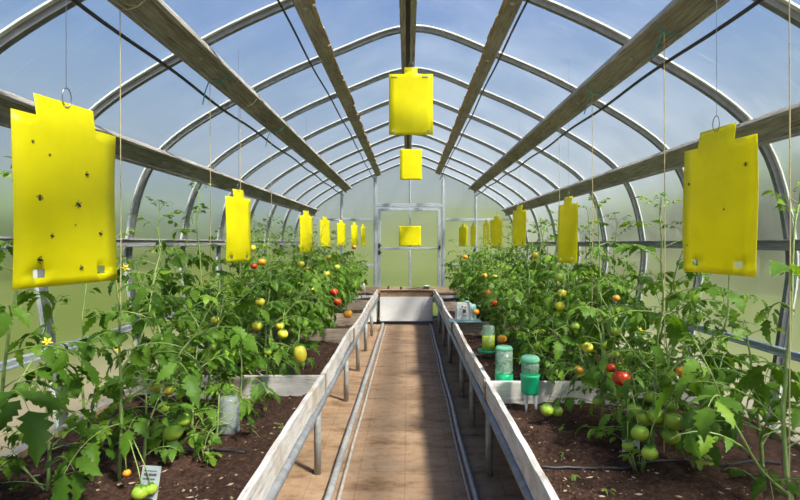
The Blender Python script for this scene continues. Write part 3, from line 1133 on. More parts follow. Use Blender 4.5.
def sticky(a, bpt, ztop, h, tab, label, flies=(), wire_top=None, holes=True, group='yellow sticky cards', clear=True, hook=True, staples=False):
    """card between floor points a=(x,y) left edge and b=(x,y) right edge as seen, top at ztop"""
    a = Vector((a[0], a[1], 0))
    c2 = Vector((bpt[0], bpt[1], 0))
    u = c2 - a
    w = u.length
    u.normalize()
    n = Vector((u.y, -u.x, 0))          # towards viewer
    mid = (a + c2) / 2
    root = empty('sticky_trap', (mid.x, mid.y, ztop), label, 'sticky trap', group)
    th = 0.0012
    # outline grid with holes: columns/rows of cells, some missing
    us = [0, 0.045 * w / .3, 0.075 * w / .3, w - 0.075 * w / .3, w - 0.045 * w / .3, w]
    if tab:
        t0, t1, thh = tab
        us += [t0 * w, t1 * w]
    us = sorted(set(round(x, 5) for x in us))
    # refine
    fine = []
    for p, q in zip(us[:-1], us[1:]):
        k = max(1, int((q - p) / 0.03))
        fine += [p + (q - p) * j / k for j in range(k)]
    fine.append(us[-1])
    vsr = [0, 0.022, 0.042, h - 0.0]
    vf = [0, 0.022, 0.042] + [0.042 + (h - 0.042) * j / 12 for j in range(1, 13)]
    if tab:
        vf += [h + thh * j / 3 for j in range(1, 4)]
    def pt(x, v, s):
        bend = 0.006 * math.sin(x / w * math.pi) * (0.5 + 0.5 * math.sin(v * 7)) + 0.004 * math.sin(v * 11 + x * 6)
        if v > h:
            bend += -0.012 * (v - h) / 0.07
        p = a + u * x + n * (bend + s * th / 2)
        return (p.x, p.y, ztop - h + v)
    nx, nv = len(fine), len(vf)
    keep = {}
    for j in range(nv - 1):
        for i in range(nx - 1):
            cx = (fine[i] + fine[i + 1]) / 2
            cv = (vf[j] + vf[j + 1]) / 2
            ok = True
            if cv > h and not (t0 * w - 1e-4 < cx < t1 * w + 1e-4):
                ok = False
            if holes and 0.022 < cv < 0.042 and (0.045 * w / .3 < cx < 0.075 * w / .3 or w - 0.075 * w / .3 < cx < w - 0.045 * w / .3):
                if (cx < w / 2 and abs(cx - 0.06 * w / .3) < 0.012) or (cx > w / 2 and abs(cx - (w - 0.06 * w / .3)) < 0.012):
                    ok = False
            keep[(i, j)] = ok
    b = MB()
    vid = {}
    vs, fs = [], []
    def V(i, j, s):
        k = (i, j, s)
        if k not in vid:
            vid[k] = len(vs)
            vs.append(pt(fine[i], vf[j], s))
        return vid[k]
    for (i, j), ok in keep.items():
        if not ok:
            continue
        fs.append((V(i, j, 1), V(i + 1, j, 1), V(i + 1, j + 1, 1), V(i, j + 1, 1)))
        fs.append((V(i, j, -1), V(i, j + 1, -1), V(i + 1, j + 1, -1), V(i + 1, j, -1)))
        for (di, dj, p, q) in ((-1, 0, (0, 1), (0, 0)), (1, 0, (1, 0), (1, 1)), (0, -1, (0, 0), (1, 0)), (0, 1, (1, 1), (0, 1))):
            if not keep.get((i + di, j + dj), False):
                fs.append((V(i + p[0], j + p[1], -1), V(i + q[0], j + q[1], -1), V(i + q[0], j + q[1], 1), V(i + p[0], j + p[1], 1)))
    b.add(vs, fs)
    b.build('card', 'card', root, True)
    # hook and hanging wire
    top = h + (thh if tab else 0)
    tx = w * ((t0 + t1) / 2 if tab else 0.5)
    if hook:
        q = Vector(pt(tx, top - 0.012, 1))
        b = MB()
        ring = []
        for k in range(15):
            an = -0.3 + 2 * math.pi * k / 14 * 0.97
            ring.append(q + u * (0.014 * math.sin(an)) + Vector((0, 0, 0.024 - 0.024 * math.cos(an))) + n * 0.002)
        b.tube(ring, 0.0014, 6)
        b.build('hook', 'wire', root, True)
        zt = wire_top if wire_top else roof_z(q.x) - 0.01
        b = MB()
        b.tube([(q.x, q.y, q.z + 0.046), (q.x, q.y, (q.z + zt) / 2), (q.x, q.y, zt)], 0.0008, 5)
        b.build('hanging_wire', 'wire', root)
    if staples:
        for xx in (0.12, 0.82):
            q = Vector(pt(xx * w, h - 0.02, 1)) + n * 0.002
            b = MB()
            b.box(q, (0.04, 0.003, 0.006))
            b.build('staple', 'wire', root)
            q = Vector(pt((0.1 if xx < .5 else .9) * w, 0.025, 1)) + n * 0.002
            b = MB()
            b.tube([q - n * 0.0015, q + n * 0.002], 0.008, 10)
            b.build('eyelet', 'galv_dull', root)
    for (fu, fv, sz) in flies:
        sz *= 0.62
        q = Vector(pt(fu * w, fv * h, 1)) + n * (0.002)
        b = MB()
        an = random.uniform(0, 6.28)
        e1 = u * math.cos(an) + Vector((0, 0, math.sin(an)))
        e2 = -u * math.sin(an) + Vector((0, 0, math.cos(an)))
        b.tube([q - e1 * sz * .5, q - e1 * sz * .2, q + e1 * sz * .25, q + e1 * sz * .5], [sz * .1, sz * .2, sz * .17, sz * .08], 6)
        for k in range(3):
            for s in (-1, 1):
                r0 = q + e1 * sz * (0.25 - 0.2 * k)
                b.tube([r0, r0 + e2 * s * sz * .35 + e1 * sz * random.uniform(-.1, .2), r0 + e2 * s * sz * .62 + e1 * sz * random.uniform(-.35, .3)], sz * .035, 4)
        b.build('stuck_insect', 'insect', root)
    if clear:
        pxs = [VX + p[0] * F / p[1] for p in (a, c2)]
        pys = [VY - (z - EYE) * F / p[1] for p in (a, c2) for z in (ztop, ztop - h)]
        RECTS.append((min(pxs) - 3, min(pys) - 14, max(pxs) + 3, max(pys) + 2, max(a.y, c2.y) + 0.12))
    return root


FL1 = [(0.20, 0.52, .024), (0.30, 0.30, .018), (0.66, 0.70, .020), (0.56, 0.50, .026), (0.80, 0.32, .020), (0.20, 0.16, .024), (0.58, 0.10, .020), (0.30, 0.78, .012), (0.52, 0.37, .010), (0.16, 0.84, .014)]
FR1 = [(0.10, 0.72, .016), (0.87, 0.80, .020), (0.62, 0.49, .012), (0.09, 0.22, .010)]
LL = 'yellow sticky card hanging above the left bed, %s'
sticky((-0.872, 1.175), (-0.814, 1.485), 1.847, 0.40, (0.20, 0.76, 0.052), 'large insect-spotted yellow sticky card hanging nearest on the left', FL1)
for k, (a, c, zt, lab) in enumerate([
        ((-1.086, 3.18), (-1.013, 3.44), 1.832, 'second one, after the largest'),
        ((-1.02, 5.03), (-0.945, 5.30), 1.800, 'third one, behind the medium card'),
        ((-1.14, 6.90), (-1.05, 7.20), 1.840, 'fourth from the near end'),
        ((-1.09, 8.20), (-0.99, 8.45), 1.845, 'fifth from the near end'),
        ((-0.98, 9.20), (-0.885, 9.42), 1.85, 'second smallest near the far gable'),
        ((-0.87, 9.85), (-0.80, 10.05), 1.84, 'smallest, nearest the far gable')]):
    sticky(a, c, zt + (0.012 if k else 0), 0.40 if k == 0 else 0.355, (0.3, 0.72, 0.05), LL % lab, [(0.15, 0.1, .012)] if k == 0 else [], None)
RL = 'yellow sticky card hanging above the right bed, %s'
sticky((0.92, 1.78), (0.972, 1.485), 1.855, 0.40, (0.22, 0.73, 0.05), 'large yellow sticky card hanging nearest on the right, few insects', FR1)
for k, (a, c, zt, lab) in enumerate([
        ((1.055, 3.75), (1.112, 3.50), 1.815, 'second one, after the largest'),
        ((1.07, 5.45), (1.15, 5.20), 1.865, 'third one, behind the medium card'),
        ((1.11, 7.20), (1.22, 6.90), 1.85, 'fourth from the near end'),
        ((1.17, 8.30), (1.22, 8.05), 1.84, 'fifth from the near end'),
        ((1.09, 9.30), (1.16, 9.10), 1.84, 'second smallest near the far gable'),
        ((0.95, 9.95), (1.09, 9.80), 1.84, 'smallest, nearest the far gable')]):
    sticky(a, c, zt + (0.012 if k else 0), 0.40 if k == 0 else 0.36, (0.3, 0.72, 0.05), RL % lab, [(0.85, 0.06, .012)] if k == 0 else [], None)
# along the ridge, facing the viewer
s0 = sticky((P(389, 0, 3.5)[0], 3.5), (P(433, 0, 3.5)[0], 3.5), EYE + 169 * 3.5 / F, 0.40, (0.35, 0.65, 0.045), 'yellow sticky card hung high under the ridge, larger of the two overhead', [], 3.03, False, staples=True)
s1 = sticky((P(400, 0, 6.9)[0], 6.9), (P(422, 0, 6.9)[0], 6.9), EYE + 94 * 6.9 / F, 0.40, None, 'yellow sticky card hung under the ridge, smaller of the two overhead', [], 3.03, False)
s2 = sticky((P(399, 0, 10.74)[0], 10.74), (P(421, 0, 10.74)[0], 10.74), EYE + 17.0 * 10.68 / F, 0.40, None, 'yellow sticky card fixed flat on the far door', [], None, False, hook=False, staples=True)

# ------------------------------------------------------------------ twines from the middle purlins
def twine(px, d, side, zend, label, teal=0.0, mat='twine'):
    key = 'Lm' if side < 0 else 'Rm'
    c, n, t = PUR[key]
    x = (px - VX) * d / F
    q = c - n * 0.05
    root = empty('support_twine', (x, d, q.z), label, 'twine', 'support twines hanging over the beds')
    b = MB()
    b.tube([(x, d, q.z), (x + 0.004, d, (q.z + zend) / 2), (x, d, zend)], 0.0022, 5)
    b.build('cord', mat, root)
    b = MB()
    ring = []
    for k in range(13):
        an = 2 * math.pi * k / 12
        ring.append(Vector((q.x, d, q.z)) + n * (0.035 + 0.05 * math.cos(an)) + t * (0.078 * math.sin(an)))
    b.tube(ring, 0.0028, 5)
    b.tube([(x, d, q.z), Vector((q.x, d, q.z)) + n * (-.015)], 0.0025, 5)
    b.build('knot', 'teal' if teal else mat, root)
    if teal:
        b = MB()
        b.tube([(x, d, q.z), (x - 0.03, d, q.z - teal * .5), (x - 0.05, d + 0.01, q.z - teal)], 0.0035, 5)
        b.build('loose_end', 'teal', root)
    return x


TW = 'pale support twine hanging from the middle %s purlin, %s'
for (px, d, sd, ze, lab, te) in ((120, 2.31, -1, 0.55, 'beside the largest card', 0), (210, 3.37, -1, 0.9, 'teal-tied above the tallest plant', .16),
                                 (240, 3.97, -1, 1.3, 'just behind the teal tie', 0), (271, 4.86, -1, 1.2, 'teal-tied behind the medium card', .16),
                                 (789, 1.75, 1, 0.53, 'at the edge of the picture', 0), (664, 2.60, 1, 0.53, 'left of the largest card', .13),
                                 (592, 3.62, 1, 1.0, 'teal-tied beside the medium card', .16), (559, 4.45, 1, 1.2, 'behind the medium card', 0)):
    twine(px, d, sd, ze, TW % ('left' if sd < 0 else 'right', lab), te)

# ------------------------------------------------------------------ containers
def soilp(px, d):
    x = (px - VX) * d / F
    return x, d, soil_z(x, d)


def feeder(px, d, wpx, hpx, base_z, label, kind):
    x = (px - VX) * d / F
    r = wpx * d / F / 2
    h = hpx * d / F
    root = empty('plant_waterer', (x, d, base_z), label, 'waterer')
    if kind == 'jar':          # clear jar standing in a green base
        b = MB()
        b.lathe([(r * .97, 0), (r, 0.006), (r, h * .22), (r * .93, h * .24)], (x, d, base_z), 28)
        b.build('base', 'green_plastic', root, True)
        b = MB()
        b.lathe([(r * .93, h * .23), (r * .95, h * .3), (r * .95, h * .9)], (x, d, base_z), 28)
        b.build('jar', 'clear', root, True)
        b = MB()
        b.lathe([(r * .96, h * .9), (r * .96, h * .95), (r * .8, h), (r * .3, h)], (x, d, base_z), 28)
        b.build('cap', 'green_plastic' if False else 'clear_green', root, True)
    else:                      # upside down bottle on a spike with two legs
        z = base_z
        b = MB()
        b.lathe([(r * .95, 0), (r, 0.01), (r * 1.02, h * .42), (r * 1.08, h * .44), (r * 1.08, h * .48), (r, h * .5)], (x, d, z), 28)
        b.build('lower_cup', 'green_plastic', root, True)
        b = MB()
        b.lathe([(r * .96, h * .49), (r * .96, h * .84)], (x, d, z), 28)
        b.build('jar', 'clear', root, True)
        b = MB()
        b.lathe([(r * 1.04, h * .83), (r * 1.06, h * .86), (r * 1.04, h * .93), (r * .8, h * .98), (r * .5, h)], (x, d, z), 28)
        b.build('cap', 'clear_green', root, True)
        zs = soil_z(x, d)
        for sx in (-0.02, 0.03):
            b = MB()
            b.tube([(x + sx, d, z + 0.01), (x + sx * 1.3, d, zs - 0.03)], [0.017, 0.003], 8)
            b.build('spike', 'white_plastic_and_lit_rim', root, True)
    RECTS.append((px - wpx / 2 - 2, VY + (EYE - base_z - h) * F / d - 2, px + wpx / 2 + 2, VY + (EYE - base_z) * F / d + 18, d + 0.1))
    return root


M['clear_green'] = clear_plastic('clear_green_plastic', (0.35, 0.80, 0.58), 0.45)
feeder(504, 3.62, 18, 36, EYE - (382 - VY) * 3.62 / F, 'clear jar waterer with green base behind the first divider of the right bed', 'jar')
feeder(530, 3.28, 18, 38, EYE - (393 - VY) * 3.28 / F, 'green-capped waterer on white spikes in front of the first right divider', 'spike')

# label-wrapped bottle in a green saucer
x, d, z = soilp(488.5, 4.75)
z = EYE - (352 - VY) * 4.75 / F
fb = empty('feed_bottle', (x, d, z), 'bottle with lime yellow wrap standing in a green saucer, right bed', 'bottle')
b = MB()
b.lathe([(0.06, 0), (0.085, 0.004), (0.085, 0.022), (0.078, 0.022), (0.06, 0.012)], (x - 0.01, d, z), 24)
b.build('saucer', 'green_plastic', fb, True)
b = MB()
b.lathe([(0.052, 0.012), (0.055, 0.03), (0.055, 0.225), (0.050, 0.235), (0.03, 0.24)], (x, d, z), 24)
b.build('bottle_body', 'clear', fb, True)
b = MB()
b.lathe([(0.0562, 0.03), (0.0562, 0.15)], (x, d, z), 24)
b.build('wrap', 'label_lime', fb, True)
b = MB()
b.cbox((x + 0.005, d - 0.056, z + 0.12), (0.022, 0.004, 0.045), 0.001)
b.build('wrap_mark', 'white_plastic_and_lit_rim', fb)
RECTS.append((472, 318, 500, 356, d + 0.1))

# white jug with a small printed label, standing on a tray on the divider
dj = 6.05
xj = (464 - VX) * dj / F
zj = ZT - 0.006
tr = MB()
tr.cbox((xj + 0.01, dj - 0.0, zj + 0.010), (0.36, 0.20, 0.018), 0.005)
tag(tr.build('tray', 'cyan_plastic', None, False, (xj, dj, zj)), 'flat pale blue tray under the white jug on the right bed', 'tray')
zj += 0.020
jg = empty('jug', (xj, dj, zj), 'white plastic jug with small printed label on a tray, right bed', 'jug')
b = MB()
vs = []
for (hw, hd, z) in ((.098, .055, 0), (.10, .058, .01), (.088, .05, .19), (.08, .045, .20)):
    for (sx, sy) in ((-1, -1), (1, -1), (1, 1), (-1, 1)):
        for (ax, ay) in (((1, .6), (.8, 1)) if sx * sy < 0 else ((.8, 1), (1, .6))):
            vs.append((xj + sx * hw * ax - z * 0.05, dj + sy * hd * ay, zj + z))
fs = [tuple(range(8))[::-1], tuple(range(24, 32))]
for j in range(3):
    for k in range(8):
        fs.append((j * 8 + k, j * 8 + (k + 1) % 8, j * 8 + 8 + (k + 1) % 8, j * 8 + 8 + k))
b.add(vs, fs)
b.build('body', 'white_plastic_and_lit_rim', jg)
b = MB()
b.lathe([(0.03, 0), (0.03, 0.012), (0.022, 0.016)], (xj + 0.03, dj, zj + 0.20), 14)
b.build('cap', 'cyan_plastic', jg, True)
for (ox, oz, sx, sz, mt) in ((-0.025, 0.155, 0.020, 0.016, 'ink'), (0.01, 0.148, 0.018, 0.014, 'ink'), (0.0, 0.105, 0.034, 0.036, 'brown_ink'), (0.0, 0.055, 0.045, 0.006, 'ink')):
    b = MB()
    b.cbox((xj + ox, dj - 0.0545 + oz * 0.042, zj + oz), (sx, 0.006, sz), 0.001)
    b.build('printed_mark', mt, jg)
x2 = (471 - VX) * 6.3 / F
zb = soil_z(x2, 6.28)
b = MB()
b.lathe([(0.055, 0), (0.06, 0.01), (0.06, 0.30), (0.05, 0.32)], (x2, 6.28, zb), 20)
bb = b.build('beaker', 'cyan_plastic', None, True, (x2, 6.28, zb))
tag(bb, 'tall pale blue beaker right behind the white jug, right bed', 'beaker')
RECTS.append((449, 288, 478, 322, 6.5))

# milky upside down cup, left bed
xc, dc = (229 - VX) * 2.9 / F, 2.9
zc = soil_z(xc, dc)
b = MB()
b.lathe([(0.058, -0.01), (0.058, 0.0), (0.052, 0.165), (0.045, 0.178), (0.02, 0.18)], (xc, dc, zc + 0.004), 24)
o = b.build('plastic_cup', 'milky', None, True, (xc, dc, zc))
tag(o, 'milky upturned plastic cup on the soil of the left bed', 'cup')
RECTS.append((218, 402, 241, 436, 3.0))

# grey plant label with dark printing
xt, dt = (149 - VX) * 2.16 / F, 2.16
zt = EYE - (467 - VY) * dt / F
tg = empty('plant_label', (xt, dt, zt - 0.15), 'grey plastic plant label with dark printing beside two green tomatoes, left bed', 'plant label')
rot = Matrix.Rotation(0.06, 3, 'Y') @ Matrix.Rotation(-0.2, 3, 'X')
b = MB()
b.cbox((xt, dt, zt - 0.085), (0.076, 0.003, 0.17), 0.001, rot)
b.build('plate', 'tag_plastic', tg)
rr = random.Random(4)
for (row, hh, wd, mt) in ((-0.020, 0.004, 0.05, 'ink'), (-0.034, 0.009, 0.045, 'ink'), (-0.051, 0.006, 0.05, 'ink')):
    b = MB()
    xx = -wd / 2
    while xx < wd / 2:
        l = rr.uniform(0.003, 0.006)
        off = rot @ Vector((xx + l / 2 - 0.005, -0.0022, row + 0.085))
        b.box(Vector((xt, dt, zt - 0.085)) + off, (l, 0.001, hh), rot)
        xx += l + rr.uniform(0.001, 0.0025)
    b.build('printing', mt, tg)
RECTS.append((138, 465, 160, 500, 2.2))
# white label among the green tomatoes of the right bed
xt, dt = (631 - VX) * 2.62 / F, 2.62
zt = EYE - (440 - VY) * dt / F
tw = empty('plant_label', (xt, dt, zt - 0.1), 'white plastic plant label half hidden behind green tomatoes, right bed', 'plant label')
b = MB()
b.cbox((xt, dt, zt - 0.06), (0.085, 0.003, 0.12), 0.001)
b.build('plate', 'white_plastic_and_lit_rim', tw)
b = MB()
b.cbox((xt + .01, dt - 0.003, zt - 0.055), (0.04, 0.002, 0.05), 0.001)
b.build('printing', 'ink', tw)

# ------------------------------------------------------------------ tomato plants
ST_HI = np.array([0, .08, .17, .25, .34, .44, .53, .63, .72, .83, 1.0])
W_HI = np.array([.05, .36, .90, .56, 1.0, .58, .84, .46, .52, .24, .02])
ST_LO = np.array([0, .16, .30, .46, .62, .80, 1.0])
W_LO = np.array([.08, .88, .52, 1.0, .50, .52, .03])


def leaflets_mesh(Pb, T, Nn, L, W, droop, fold, twist, hi):
    n = len(Pb)
    s = ST_HI if hi else ST_LO
    wv = W_HI if hi else W_LO
    cols = np.array([-1, -.5, 0, .5, 1.0]) if hi else np.array([-1, 0, 1.0])
    B = np.cross(T, Nn)
    B /= np.linalg.norm(B, axis=1, keepdims=True) + 1e-9
    Nn = np.cross(B, T)
    S, C = len(s), len(cols)
    k = np.where(np.abs(droop) < 0.05, 0.05, droop)[:, None]
    fw = np.sin(k * s) / k
    dn = -(1 - np.cos(k * s)) / k
    mid = Pb[:, None, :] + L[:, None, None] * (fw[..., None] * T[:, None, :] + dn[..., None] * Nn[:, None, :])
    tang_n = np.sin(k * s)
    # local normal after droop
    ln = np.cos(k * s)[..., None] * Nn[:, None, :] + tang_n[..., None] * T[:, None, :]
    out = np.zeros((n, S, C, 3))
    wl = np.array([0, .35, 1, .2, 1, .2, .9, .2, .7, .3, 0]) if hi else np.zeros(S)
    for ci, c in enumerate(cols):
        ww = W[:, None] * wv[None, :] * c
        tw = twist[:, None] * s[None, :]
        up = np.abs(ww) * np.sin(fold)[:, None] + 0.05 * W[:, None] * np.sin(s[None, :] * 17 + c * 3 + droop[:, None] * 9) * abs(c) + ww * np.sin(tw)
        fwd = 0.10 * abs(c) * wl[None, :] * W[:, None]
        tdir = np.cos(k * s)[..., None] * T[:, None, :] - tang_n[..., None] * Nn[:, None, :]
        out[:, :, ci, :] = mid + (ww * np.cos(fold)[:, None])[..., None] * B[:, None, :] + up[..., None] * ln + fwd[..., None] * tdir
    idx = np.arange(S * C).reshape(S, C)
    q = np.stack([idx[:-1, :-1], idx[1:, :-1], idx[1:, 1:], idx[:-1, 1:]], -1).reshape(-1, 4)
    faces = (q[None] + (np.arange(n) * S * C)[:, None, None]).reshape(-1, 4)
    return out.reshape(-1, 3), faces, S * C


FRUITS = []     # (px,py,rpx,kind,d,shape)
for row in [
    # left bed
    (173, 432, 9.5, 'g', 2.55), (183.5, 420, 7, 'g', 2.62), (163.5, 407.5, 6.5, 'g', 2.75), (155, 387, 6, 'y', 2.9), (169, 390, 6, 'y', 2.95),
    (140, 492.5, 8, 'g', 2.12), (151, 489, 6.5, 'g', 2.15), (127, 473, 4, 'o', 2.2), (300, 354, 7, 'Y', 3.55), (215, 320, 4.5, 'y', 3.2),
    (260, 302, 4.8, 'y', 3.8), (257, 326, 5.2, 'y', 3.7), (280, 326, 4.5, 'y', 3.9), (283, 334, 5.2, 'y', 3.85), (252, 248, 4, 'y', 4.1), (254, 266, 3.5, 'r', 4.2),
    (262, 262, 4.2, 'o', 4.25), (334, 292, 4.3, 'r', 5.5), (337.5, 302, 4.2, 'r', 5.4), (348, 314, 4.6, 'o', 5.2), (327, 274, 4, 'y', 5.9), (337, 267, 3, 'y', 6.6),
    (329, 257, 3, 'y', 6.4), (308, 270, 4, 'o', 5.6), (354, 247, 2.6, 'o', 8), (301, 264, 3.6, 'y', 5.5), (301, 247, 3, 'y', 5.6), (312, 290, 3.2, 'y', 5.4), (190, 350, 5, 'g', 3.3),
    (213, 347, 5, 'g', 3.25), (268, 352, 4, 'g', 3.7),
    # right bed
    (616, 331, 5.2, 'g', 2.8), (611, 368, 5, 'r', 2.75), (622, 378, 9.5, 'r', 2.55), (682, 371.5, 6.3, 'o', 2.6), (691, 363, 5.6, 'g', 2.65), (674.5, 421, 9.8, 'g', 2.45), (671, 436, 9, 'g', 2.5),
    (656, 415, 9, 'g', 2.52), (640, 433, 8.6, 'g', 2.4), (649.5, 453, 8, 'g', 2.35), (635, 410, 7.5, 'g', 2.6), (628, 446, 6, 'g', 2.5), (671, 406, 7, 'g', 2.6), (650, 397, 6, 'g', 2.65), (643, 418, 7, 'g', 2.55),
    (587, 347, 6, 'y', 3.2), (502, 339, 4.8, 'o', 4.2), (547, 410, 6.6, 'g', 3.0), (557, 411, 6, 'g', 3.05), (579, 370, 5, 'o', 3.1), (598, 401, 5.5, 'g', 2.95),
    (495, 303, 4.4, 'r', 5.2), (560, 306, 5, 'y', 3.6), (562, 293, 4.6, 'y', 3.7), (535, 255, 3.6, 'y', 4.6), (484, 276, 3.4, 'o', 6.3), (488, 292, 3.4, 'o', 5.9), (495, 277, 3, 'y', 5.8),
    (616, 298, 3.6, 'o', 2.95), (559, 277, 5, 'g', 3.7), (465, 257, 2.8, 'o', 8.2), (575, 326, 4.5, 'g', 3.4), (605, 345, 4.5, 'g', 2.9), (476, 312, 3.4, 'o', 5.6), (615, 354, 4, 'g', 2.8)]:
    FRUITS.append(row)
FW = [P(f[0], f[1], f[4]) for f in FRUITS]


def cull_mask(C, hi_d):
    """True for leaflets that hide a card, a container or a fruit"""
    y = np.maximum(C[:, 1], 0.05)
    px = VX + C[:, 0] * F / y
    py = VY - (C[:, 2] - EYE) * F / y
    m = np.zeros(len(C), bool)
    for (x0, y0, x1, y1, dd) in RECTS:
        mg = 8 / y * 1.2
        m |= (px > x0 - mg) & (px < x1 + mg) & (py > y0 - mg) & (py < y1 + mg) & (C[:, 1] < dd)
    for f in FRUITS:
        rr_ = f[2] * 0.75 + 7 / y
        m |= ((px - f[0]) ** 2 + (py - f[1]) ** 2 < rr_ ** 2) & (C[:, 1] < f[4] + 0.03) & (C[:, 1] > f[4] - 1.0)
    # the two beds' edges and path stay free
    far = np.where(C[:, 1] > 4.0, 0.12, 0.0)
    m |= (C[:, 0] > XL + 0.01 - far) & (C[:, 0] < XR + far * 0.8) & (C[:, 2] < 1.3)
    # keep clear of the skin
    m |= np.abs(C[:, 0] - CX) > 1.90
    return m


class Plant:
    pass


PLANTS = []


def tomato_plant(x, y, h, seed, lab, hi=False, lean=(0, 0), dens=1.0, size=1.0, low=0.12, shoots=3, wide=1.0):
    rr = np.random.default_rng(seed)
    z0 = soil_z(x, y) - 0.01
    root = empty('tomato_plant', (x, y, z0), lab, 'tomato plant', 'tomato plants of the greenhouse beds')
    pl = Plant()
    pl.root, pl.x, pl.y, pl.h, pl.sp = root, x, y, h, []
    stem = MB()
    leafP, leafT, leafN, leafL, leafW, leafD, leafF, leafTw, tint = [], [], [], [], [], [], [], [], []

    def leaf(p, az, L, elev, young, tn):
        """compound leaf: petiole with leaflets"""
        dirh = np.array((math.cos(az), math.sin(az), 0))
        n = 7
        pts = [np.array(p)]
        e = elev
        bend = rr.uniform(0.75, 1.5) * (1.0 if not young else 0.5)
        for k in range(n):
            e -= bend / n * (0.6 + 0.8 * k / n)
            step = L / n
            pts.append(pts[-1] + step * (dirh * math.cos(e) + np.array((0, 0, math.sin(e)))))
            pts[-1][0] = min(max(pts[-1][0], CX - 1.86), CX + 1.86)
        sides = 5 if hi else 3
        r0 = (0.0032 if not young else 0.002) * size
        stem.tube(pts, [r0 * (1 - 0.7 * k / n) for k in range(n + 1)], sides, False)
        ls = L * (rr.uniform(0.36, 0.46) if hi else rr.uniform(0.33, 0.42))
        spec = [(0.34, 0.62), (0.58, 0.85), (0.80, 0.88)]
        if hi:
            spec += [(0.46, 0.25), (0.70, 0.30)]
        if young or (not hi and L < 0.2):
            spec = [(0.5, 0.7), (0.78, 0.8)]
        items = [(1.0, 0, 1.15)]
        for t, f in spec:
            items += [(t, -1, f * rr.uniform(.85, 1.1)), (t + rr.uniform(-.03, .03), 1, f * rr.uniform(.85, 1.1))]
        for t, sd, f in items:
            i = min(int(t * n), n - 1)
            fr = t * n - i
            q = pts[i] * (1 - fr) + pts[i + 1] * fr
            tg = pts[i + 1] - pts[i]
            tg /= np.linalg.norm(tg)
            sdv = np.cross(tg, (0, 0, 1))
            sdv /= np.linalg.norm(sdv) + 1e-9
            upv = np.cross(sdv, tg)
            if sd:
                a = rr.uniform(0.85, 1.25)
                T = tg * math.cos(a) + sdv * sd * math.sin(a) - upv * rr.uniform(0.0, 0.5)
                q2 = q + T * 0.012
            else:
                T = tg + upv * rr.uniform(-.3, .1)
                q2 = q
            T = T / np.linalg.norm(T)
            Nv = upv + 0.35 * rr.normal(size=3)
            Nv = Nv - T * np.dot(Nv, T)
            Nv /= np.linalg.norm(Nv)
            leafP.append(q2)
            leafT.append(T)
            leafN.append(Nv)
            l = ls * f
            leafL.append(l)
            leafW.append(l * rr.uniform(0.24, 0.34))
            leafD.append(rr.uniform(0.4, 1.7))
            leafF.append(rr.uniform(-0.35, 0.45))
            leafTw.append(rr.uniform(-0.6, 0.6))
            tint.append(min(1.0, max(0.0, tn + rr.normal() * 0.13)))

    def shoot(p0, direction, length, r0, first, node, Lbase, main):
        n = max(5, int(length / 0.07))
        d = np.array(direction, float)
        d /= np.linalg.norm(d)
        pts = [np.array(p0, float)]
        for k in range(n):
            d = d + np.array((0, 0, 0.10)) + rr.normal(size=3) * 0.07
            d /= np.linalg.norm(d)
            pts.append(pts[-1] + d * length / n)
            pts[-1][0] = min(max(pts[-1][0], CX - 1.84), CX + 1.84)
        pts[0] = np.array(p0, float)
        stem.tube(pts, [r0 * (1 - 0.65 * k / n) for k in range(n + 1)], 7 if hi else 5)
        pl.sp.extend(pts)
        az = rr.uniform(0, 6.28)
        t = first
        while t < 1.0:
            i = min(int(t * n), n - 1)
            fr = t * n - i
            q = pts[i] * (1 - fr) + pts[i + 1] * fr
            top = t
            L = Lbase * (0.75 + 0.5 * math.sin(min(top * 1.25, 1) * math.pi)) * rr.uniform(.8, 1.15)
            if top > 0.8:
                L *= 1 - 1.9 * (top - 0.8)
            young = top > 0.84
            if rr.random() < dens:
                leaf(q, az, L, rr.uniform(0.25, 0.9) if not young else rr.uniform(0.6, 1.1), young, 0.33 + 0.38 * max(0, top - .35) + rr.normal() * .09)
            az += 2.4 + rr.normal() * 0.3
            t += node / length * rr.uniform(.8, 1.2)
        for k in range(3):
            leaf(pts[-1], az + k * 2.1, Lbase * .35, rr.uniform(0.7, 1.2), True, 0.75)
        return pts

    main = shoot((x, y, z0), (lean[0], lean[1], 1.0), h, 0.0085 * size, low, 0.072, 0.27 * size * wide, True)
    for k in range(shoots):
        i = int(len(main) * rr.uniform(0.08, 0.5))
        a = rr.uniform(0, 6.28)
        ln = rr.uniform(0.32, 0.6) * min(1.0, h) * (1.15 if hi else 1)
        shoot(main[i], (math.cos(a), math.sin(a), 0.55), ln, 0.005 * size, 0.15, 0.065, 0.22 * size * wide, False)
    pl.stemb = stem
    Pb = np.array(leafP)
    T = np.array(leafT)
    Nn = np.array(leafN)
    L = np.array(leafL)
    W = np.array(leafW)
    C = Pb + T * (L * 0.5)[:, None]
    C[:, 2] -= L * 0.12
    tip = Pb + T * (L * 0.95)[:, None]
    keep = ~(cull_mask(C, hi) | cull_mask(tip, hi)) & (tip[:, 2] - L * .35 > SOIL + 0.0)
    Pb, T, Nn, L, W = Pb[keep], T[keep], Nn[keep], L[keep], W[keep]
    dr_, fo, tw, ti = (np.array(a)[keep] for a in (leafD, leafF, leafTw, tint))
    V, Fc, per = leaflets_mesh(Pb, T, Nn, L, W, dr_, fo, tw, hi)
    V = V - np.array((x, y, z0))
    me = bpy.data.meshes.new('foliage')
    me.from_pydata(V.tolist(), [], Fc.tolist())
    at = me.attributes.new('tint', 'FLOAT', 'POINT')
    at.data.foreach_set('value', np.repeat(ti, per).astype(np.float32))
    me.polygons.foreach_set('use_smooth', [True] * len(me.polygons))
    me.materials.append(M['leaf'])
    o = bpy.data.objects.new('foliage', me)
    COL.objects.link(o)
    o.parent = root
    PLANTS.append(pl)
    return pl


# positions (x, y, height, options)
ROWS = {'L': [], 'R': []}
